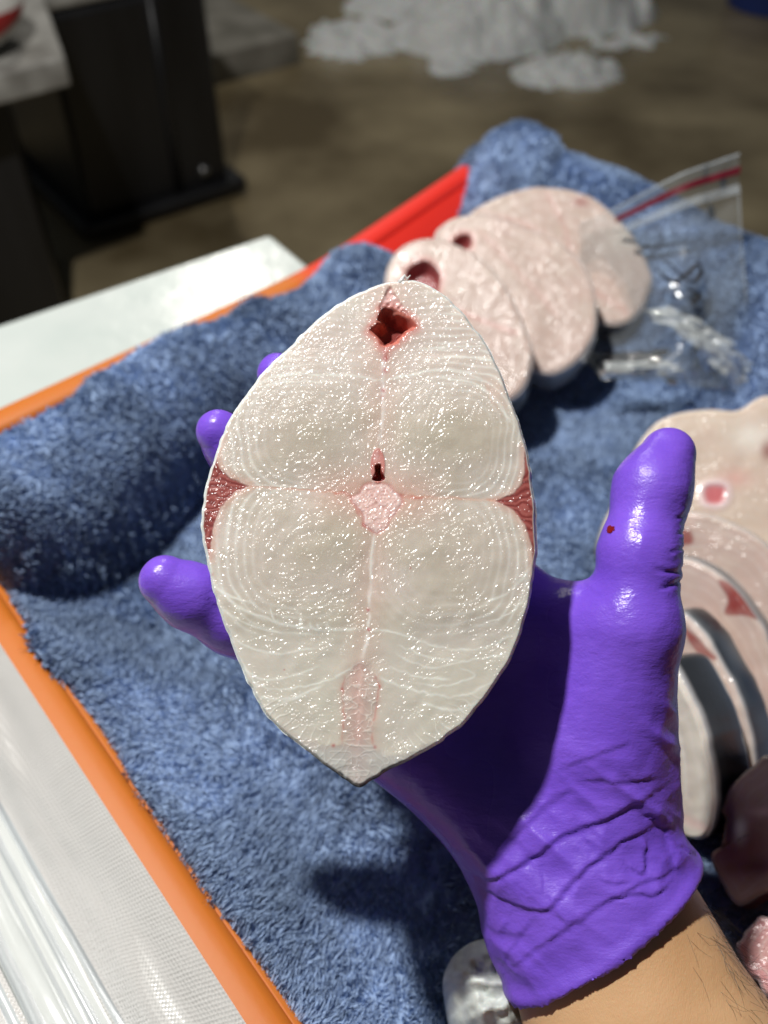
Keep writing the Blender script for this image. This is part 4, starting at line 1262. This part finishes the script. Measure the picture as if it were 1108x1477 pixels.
NB = unit([-0.12, -0.50, 0.86])
pC = at(900, 470, 0.056)
GRP = "fish steaks lying at the back of the towel"
slice_steak("widest pink steak at the back, nearest the clear zip bag", [(672, 330), (689, 298), (745, 273), (806, 269), (858, 287), (909, 332), (939, 388), (931, 440), (895, 467), (850, 462), (780, 450), (715, 405)], pC, NB, 0.026, GRP,
            seams=[([(700, 310), (770, 330), (830, 400), (905, 450)], 5, (214, 160, 152), 0.3), ([(790, 280), (815, 330), (830, 400)], 4, (208, 150, 144), 0.3)], patches=[(838, 292, 12, 7, (160, 84, 84), 0.7), (900, 340, 25, 25, (236, 226, 214), 0.6)], seed=1)
slice_steak("glistening middle steak of the three at the back", [(627, 345), (640, 322), (670, 309), (709, 308), (786, 337), (837, 374), (858, 416), (861, 467), (843, 508), (808, 536), (775, 535), (735, 515), (690, 455), (645, 400)], pC + NB * 0.034, NB, 0.030, GRP,
            cavity=[(652, 350), (664, 338), (680, 340), (678, 356), (664, 364)], seams=[([(690, 330), (745, 390), (800, 450)], 5, (214, 160, 152), 0.25)], seed=2)
slice_steak("smaller steak with dark belly hollow, tucked behind the held steak", [(555, 395), (571, 360), (607, 344), (642, 346), (694, 370), (730, 411), (755, 462), (768, 505), (760, 549), (740, 573), (700, 585), (640, 560), (585, 500), (558, 440)], pC + NB * 0.068, NB, 0.030, GRP,
            cavity=[(584, 396), (596, 381), (617, 376), (634, 392), (634, 412), (622, 432), (600, 420)], seams=[([(640, 440), (690, 460), (745, 480)], 4, (222, 160, 154), 0.4)], tint=(208, 186, 175), seed=3)

GRR = "fish steaks fanned out beside the forearm"
N1 = unit([-0.80, -0.45, 0.40]); N2 = unit([-0.72, -0.50, 0.48]); N3 = unit([-0.55, -0.55, 0.63]); N5 = unit([-0.15, -0.45, 0.88])
pI = at(1005, 1195, 0.045)
SK = ((78, 82, 88), (24, 26, 30))
slice_steak("front steak of the fan, white belly face next to the glove cuff", [(905, 1010), (930, 965), (962, 955), (985, 990), (1008, 1040), (1024, 1100), (1030, 1150), (1022, 1198), (1002, 1212), (960, 1192), (925, 1150), (905, 1080)], pI, N1, 0.026, GRR,
            tint=(226, 220, 206), skin=SK, seams=[([(955, 1150), (985, 1180), (1020, 1195)], 8, (226, 190, 184), 0.6), ([(960, 1000), (985, 1080), (990, 1150)], 3, (240, 236, 226), 0.6)], seed=4)
slice_steak("second steak of the fan, red streak by its dark skin", [(925, 990), (945, 910), (975, 885), (1000, 900), (1030, 942), (1060, 1000), (1080, 1060), (1087, 1110), (1072, 1122), (1040, 1130), (980, 1100), (940, 1050)], pI - N1 * 0.038, N2, 0.022, GRR,
            skin=((130, 138, 144), (40, 44, 50)), dark=[[(985, 905), (1005, 920), (1032, 950), (1020, 948), (1000, 935)]], seed=5)
slice_steak("third steak of the fan, red triangle of dark meat near its skin", [(915, 880), (940, 815), (985, 806), (1035, 828), (1080, 876), (1110, 930), (1130, 1000), (1120, 1060), (1090, 1075), (1020, 1040), (950, 970)], pI - N1 * 0.074, N3, 0.020, GRR,
            skin=((176, 180, 184), (70, 74, 80)), dark=[[(1036, 838), (1055, 845), (1096, 893), (1075, 888), (1045, 886), (1050, 865)]], seed=6)
slice_steak("fourth steak of the fan with a dark blood spot by the thumb", [(900, 850), (925, 765), (975, 736), (1050, 752), (1110, 790), (1150, 850), (1150, 930), (1080, 900), (1000, 860)], pI - N1 * 0.098 + np.array([0, 0, 0.004]), unit([-0.42, -0.55, 0.72]), 0.014, GRR,
            skin=((196, 200, 202), (110, 112, 116)), dark=[[(978, 766), (996, 766), (999, 784), (978, 784)]], seed=7)
slice_steak("big flat steak with a pink backbone behind the thumb tip", [(866, 795), (888, 712), (924, 637), (962, 599), (1010, 588), (1062, 590), (1110, 568), (1160, 600), (1190, 700), (1160, 790), (1100, 800), (1000, 790), (920, 800)], at(1010, 700, 0.062), N5, 0.020, GRR,
            bone=[(1016, 702), (1030, 698), (1047, 702), (1048, 718), (1040, 728), (1022, 728), (1014, 718)], patches=[(1085, 630, 30, 22, (244, 238, 228), 0.8), (1108, 650, 10, 14, (140, 70, 70), 0.8), (1060, 690, 25, 14, (232, 180, 170), 0.6)], tint=(228, 210, 192), seed=8)

def lump(name, label, cat, pts, axes, mat, colf, seed, thick=0.03, res=48):
    """a rounded offcut: closed blob over an outline on the towel, uneven"""
    out = smooth_poly(pts, 160)
    X, Y, r = disk_grid(out, out.mean(0), res, res)
    base = at(X, Y, axes)
    hgt = np.sqrt(np.clip(1 - r ** 2.4, 0, 1)) * thick
    N_ = (0.14 * thick * fbm2(X / 30, Y / 30, seed, 3) - 0.12 * thick * np.abs(noise2(X / 34, Y / 34, seed + 1))) * np.clip(1 - r ** 4, 0, 1)
    up = np.array([-0.1, -0.15, 0.98])
    V1 = (base + (hgt + N_)[..., None] * up).reshape(-1, 3)
    V2 = (base - (hgt * 0.35)[..., None] * up).reshape(-1, 3)
    F = gridfaces(res, res)
    V = np.concatenate([V1, V2]); Fb = F[:, ::-1] + len(V1)
    return tag(mesh(name, V, np.concatenate([F, Fb]), mat, None, True, col=np.tile(colf(X, Y).reshape(-1, 3), (2, 1))), label, cat)
slice_steak("bloody belly cut below the fan of steaks", [(1040, 1190), (1062, 1128), (1108, 1084), (1170, 1080), (1190, 1180), (1180, 1260), (1120, 1272), (1075, 1300), (1046, 1290), (1030, 1240)], at(1080, 1200, 0.060), unit([-0.45, -0.25, 0.85]), 0.03, GRR,
            tint=(214, 188, 172), skin=((150, 96, 92), (70, 34, 34)), patches=[(1070, 1225, 70, 70, (128, 66, 64), 0.95), (1045, 1190, 26, 60, (84, 26, 26), 0.95), (1068, 1195, 9, 18, (226, 220, 216), 0.8), (1095, 1250, 34, 14, (96, 40, 40), 0.8), (1110, 1170, 30, 7, (226, 190, 186), 0.8)], seed=11, spread=0.25, rag=9)
slice_steak("small pink cut at the right edge beside the forearm", [(1066, 1370), (1082, 1336), (1120, 1312), (1180, 1320), (1200, 1400), (1150, 1450), (1090, 1420)], at(1100, 1360, 0.055), unit([-0.35, -0.2, 0.9]), 0.025, GRR,
            tint=(206, 150, 150), skin=((170, 110, 110), (90, 50, 50)), seed=12, spread=0.3, rag=7)
lump("fish_offcut", "pale crumpled fish offcut beside the glove cuff at the bottom", "fish offcut", [(640, 1440), (642, 1408), (660, 1380), (690, 1364), (730, 1368), (770, 1400), (780, 1460), (770, 1520), (700, 1530), (655, 1500)], 0.046, M_OFFCUT,
     lambda X, Y: lin(206, 212, 208) * (1 + 0.5 * fbm2(X / 16, Y / 16, 331)[..., None]) * np.array([1, 0.99, 0.97]), 332, 0.050)

# ------------------------------------------------------------------ plastic bags
def sheet(px_quad, p0, n, nu, nv, relief):
    """film over four photo corners (tl, tr, br, bl) on a plane, with relief(u, v) in metres"""
    u, v = np.meshgrid(np.linspace(0, 1, nu), np.linspace(0, 1, nv), indexing='ij')
    q = [onplane(np.array(float(x)), np.array(float(y)), p0, n) for x, y in px_quad]
    P = ((1 - u) * (1 - v))[..., None] * q[0] + (u * (1 - v))[..., None] * q[1] + (u * v)[..., None] * q[2] + ((1 - u) * v)[..., None] * q[3]
    return u, v, P + relief(u, v)[..., None] * n, q

def zip_bag():
    n = unit([0.10, -0.70, 0.70]); p0 = at(980, 548, 0.046)
    quad = [(866, 292), (1063, 223), (1083, 566), (870, 546)]
    e = empty("zip_bag", p0, "clear zip bag with red closure and black marker scribble on the towel", "plastic bag")
    rel = lambda u, v: 0.004 * fbm2(u * 4, v * 5, 401, 3) + 0.008 * sstep(0.6, 1, v) * fbm2(u * 5, v * 9, 402, 3) - 0.045 * sstep(0.62, 0.12, u) * sstep(1.0, 0.78, v)
    nu, nv = 60, 80
    u, v, P, q = sheet(quad, p0, n, nu, nv, rel)
    mesh("front_film", (P + 0.0012 * n).reshape(-1, 3), gridfaces(nu, nv), M_FILM_CLEAR, e)
    mesh("back_film", (P - (0.0015 + 0.004 * np.sin(v * np.pi) * np.sin(u * np.pi))[..., None] * n).reshape(-1, 3), gridfaces(nu, nv), M_FILM_CLEAR, e)
    def strip(name, v0, v1, mat, off, u0=0.0, u1=1.0):
        uu, vv = np.meshgrid(np.linspace(u0, u1, 40), np.linspace(v0, v1, 5), indexing='ij')
        Q = ((1 - uu) * (1 - vv))[..., None] * q[0] + (uu * (1 - vv))[..., None] * q[1] + (uu * vv)[..., None] * q[2] + ((1 - uu) * vv)[..., None] * q[3]
        Q = Q + (rel(uu, vv) + off)[..., None] * n
        V = np.concatenate([Q.reshape(-1, 3), (Q - 0.0006 * n).reshape(-1, 3)]); F = gridfaces(40, 5)
        return mesh(name, V, np.concatenate([F, F[:, ::-1] + 200]), mat, e)
    tag(strip("closure", 0.055, 0.085, M_ZIP_RED, 0.0024, 0.24), "dark red closure line")
    strip("zip_ridge", 0.125, 0.165, M_BAG_EDGE, 0.0026, 0.30); strip("header", 0.0, 0.012, M_BAG_EDGE, 0.0022, 0.20)
    strip("side_seal", 0.17, 0.98, M_BAG_EDGE, 0.0018, 0.985, 1.0)
    ink = empty("marker_scribble", p0, None, None); ink.parent = e; ink.matrix_parent_inverse = e.matrix_world.inverted()
    for pts in ([(948, 402), (965, 410), (985, 398), (1000, 384), (1004, 396), (994, 410), (978, 404), (964, 388), (950, 380)], [(940, 392), (955, 404), (972, 412)], [(985, 420), (1003, 430), (990, 440)]):
        pp = smooth_poly(pts, 40, False)
        Q = onplane(pp[:, 0], pp[:, 1], p0, n) + 0.0075 * n
        Vt, Ft = sweep(Q, 0.0017, 6, 0.35); mesh("stroke", Vt, Ft, M_INK, ink)
    # bunched, shiny fold of film at the foot of the bag
    u, v, P, q2 = sheet([(925, 448), (965, 442), (1090, 530), (1060, 566)], p0 + n * 0.004, n, 70, 30, lambda u, v: 0.012 * np.sin(v * np.pi) + 0.008 * fbm2(u * 3, v * 8, 405, 4))
    mesh("bunched_film", P.reshape(-1, 3), gridfaces(70, 30), M_FILM_CRUMPLE, e)
    u, v, P, q2 = sheet([(870, 522), (960, 520), (990, 545), (868, 546)], p0 + n * 0.003, n, 50, 20, lambda u, v: 0.006 * np.sin(v * np.pi) + 0.005 * fbm2(u * 4, v * 6, 406, 3))
    mesh("folded_foot", P.reshape(-1, 3), gridfaces(50, 20), M_FILM_CRUMPLE, e)
zip_bag()

def pouch(label, c0, c1, w, z, seed, lean, mats, bands, nu=150, nv=60):
    """flat vacuum pouch: long edge from c0 to c1 (world), reaching w to the left of it, rising by lean towards that edge"""
    a = c1 - c0; L = np.linalg.norm(a); a = a / L
    b = np.array([-a[1], a[0], 0.0]); b = b if b @ np.array([-1, -1, 0]) > 0 else -b
    u, v = np.meshgrid(np.linspace(0, 1, nu), np.linspace(0, 1, nv), indexing='ij')
    hz = z + lean * (1 - v) ** 1.6 + sstep(0, 0.3, v) * 0.006 * fbm2(u * 5, v * 3, seed, 3) + sstep(0, 0.3, v) * 0.003 * np.sin(v * 16 + 2 * noise2(u * 3, v, seed + 1)) * (0.6 + 0.4 * noise2(u * 5, v * 2, seed + 2))
    for vc, wd, hh, _ in bands: hz = hz + hh * np.exp(-((v - vc) / wd) ** 2)
    P = c0 + (u * L)[..., None] * a + (v * w)[..., None] * b
    P[..., 2] = hz
    e = empty("vacuum_pouch", c0 + b * w * 0.5, label, "plastic pouch", "plastic pouches beside the orange rim")
    F = gridfaces(nu, nv); V = P.reshape(-1, 3)
    vf = v.ravel()[F].mean(1)
    strip = np.zeros(len(F), bool)
    for vc, wd, hh, nm in bands:
        m = np.abs(vf - vc) < wd
        subset(nm, V, F, m & ~strip, M_FILM_ZIP, e, {}); strip |= m
    subset("upper_film", V, F, ~strip, mats, e, {})
    mesh("lower_film", V - np.array([0, 0, 0.0022]), F, M_FILM_CLEAR, e)
    return e
e0 = O_C + F_A * 0.05; e1 = O_C + F_A * 0.55
FBo = np.array([F_A[1], -F_A[0], 0.0])      # outwards from the front-left rim
pouch("embossed clear pouch leaning against the orange rim", e0 - FBo * 0.007, e1 - FBo * 0.007, 0.060, 0.046, 501, 0.046, M_FILM_EMB, [(0.55, 0.03, 0.0015, "seam")])
pouch("milky pouch with ribbed closure lying next to the embossed one", e0 + FBo * 0.020 - F_A * 0.03, e1 + FBo * 0.024, 0.090, 0.055, 511, -0.001, M_FILM_MILK, [(0.03, 0.02, 0.002, "closure_ridge"), (0.12, 0.012, 0.003, "closure_ridge"), (0.18, 0.010, 0.003, "closure_ridge"), (0.30, 0.03, 0.004, "closure_ridge"), (0.40, 0.012, 0.003, "closure_ridge")])
pouch("textured pouch topmost at the lower left corner", e0 + FBo * 0.052 + F_A * 0.02, e1 + FBo * 0.050 + F_A * 0.03, 0.110, 0.064, 521, -0.001, M_FILM_EMB, [(0.03, 0.015, 0.002, "edge_seal"), (0.12, 0.010, 0.003, "closure_ridge"), (0.18, 0.010, 0.003, "closure_ridge"), (0.32, 0.02, 0.004, "closure_ridge")])

# ------------------------------------------------------------------ a fleck of blood on the thumb
def blood_fleck(e):
    g = next(c for c in e.children if c.name.startswith("glove"))
    me = g.data; n = len(me.vertices)
    V = np.empty(n * 3, np.float32); me.vertices.foreach_get("co", V); V = V.reshape(-1, 3).astype(float)
    N = np.empty(n * 3, np.float32); me.vertices.foreach_get("normal", N); N = N.reshape(-1, 3).astype(float)
    F = np.empty(len(me.polygons) * 4, np.int32); me.loops.foreach_get("vertex_index", F); F = F.reshape(-1, 4)
    px, py = project(V)
    d = np.hypot((px - 881), (py - 763) * 0.8) + 2.5 * noise2(px / 5, py / 5, 601)
    F = F[(d[F].mean(1) < 5.5) & ((N @ -Fv)[F].mean(1) > 0.2)]
    u, inv = np.unique(F.ravel(), return_inverse=True)
    mesh("blood_fleck", V[u] + N[u] * 0.00022, inv.reshape(F.shape), M_BLOOD, e)
blood_fleck(PERSON)
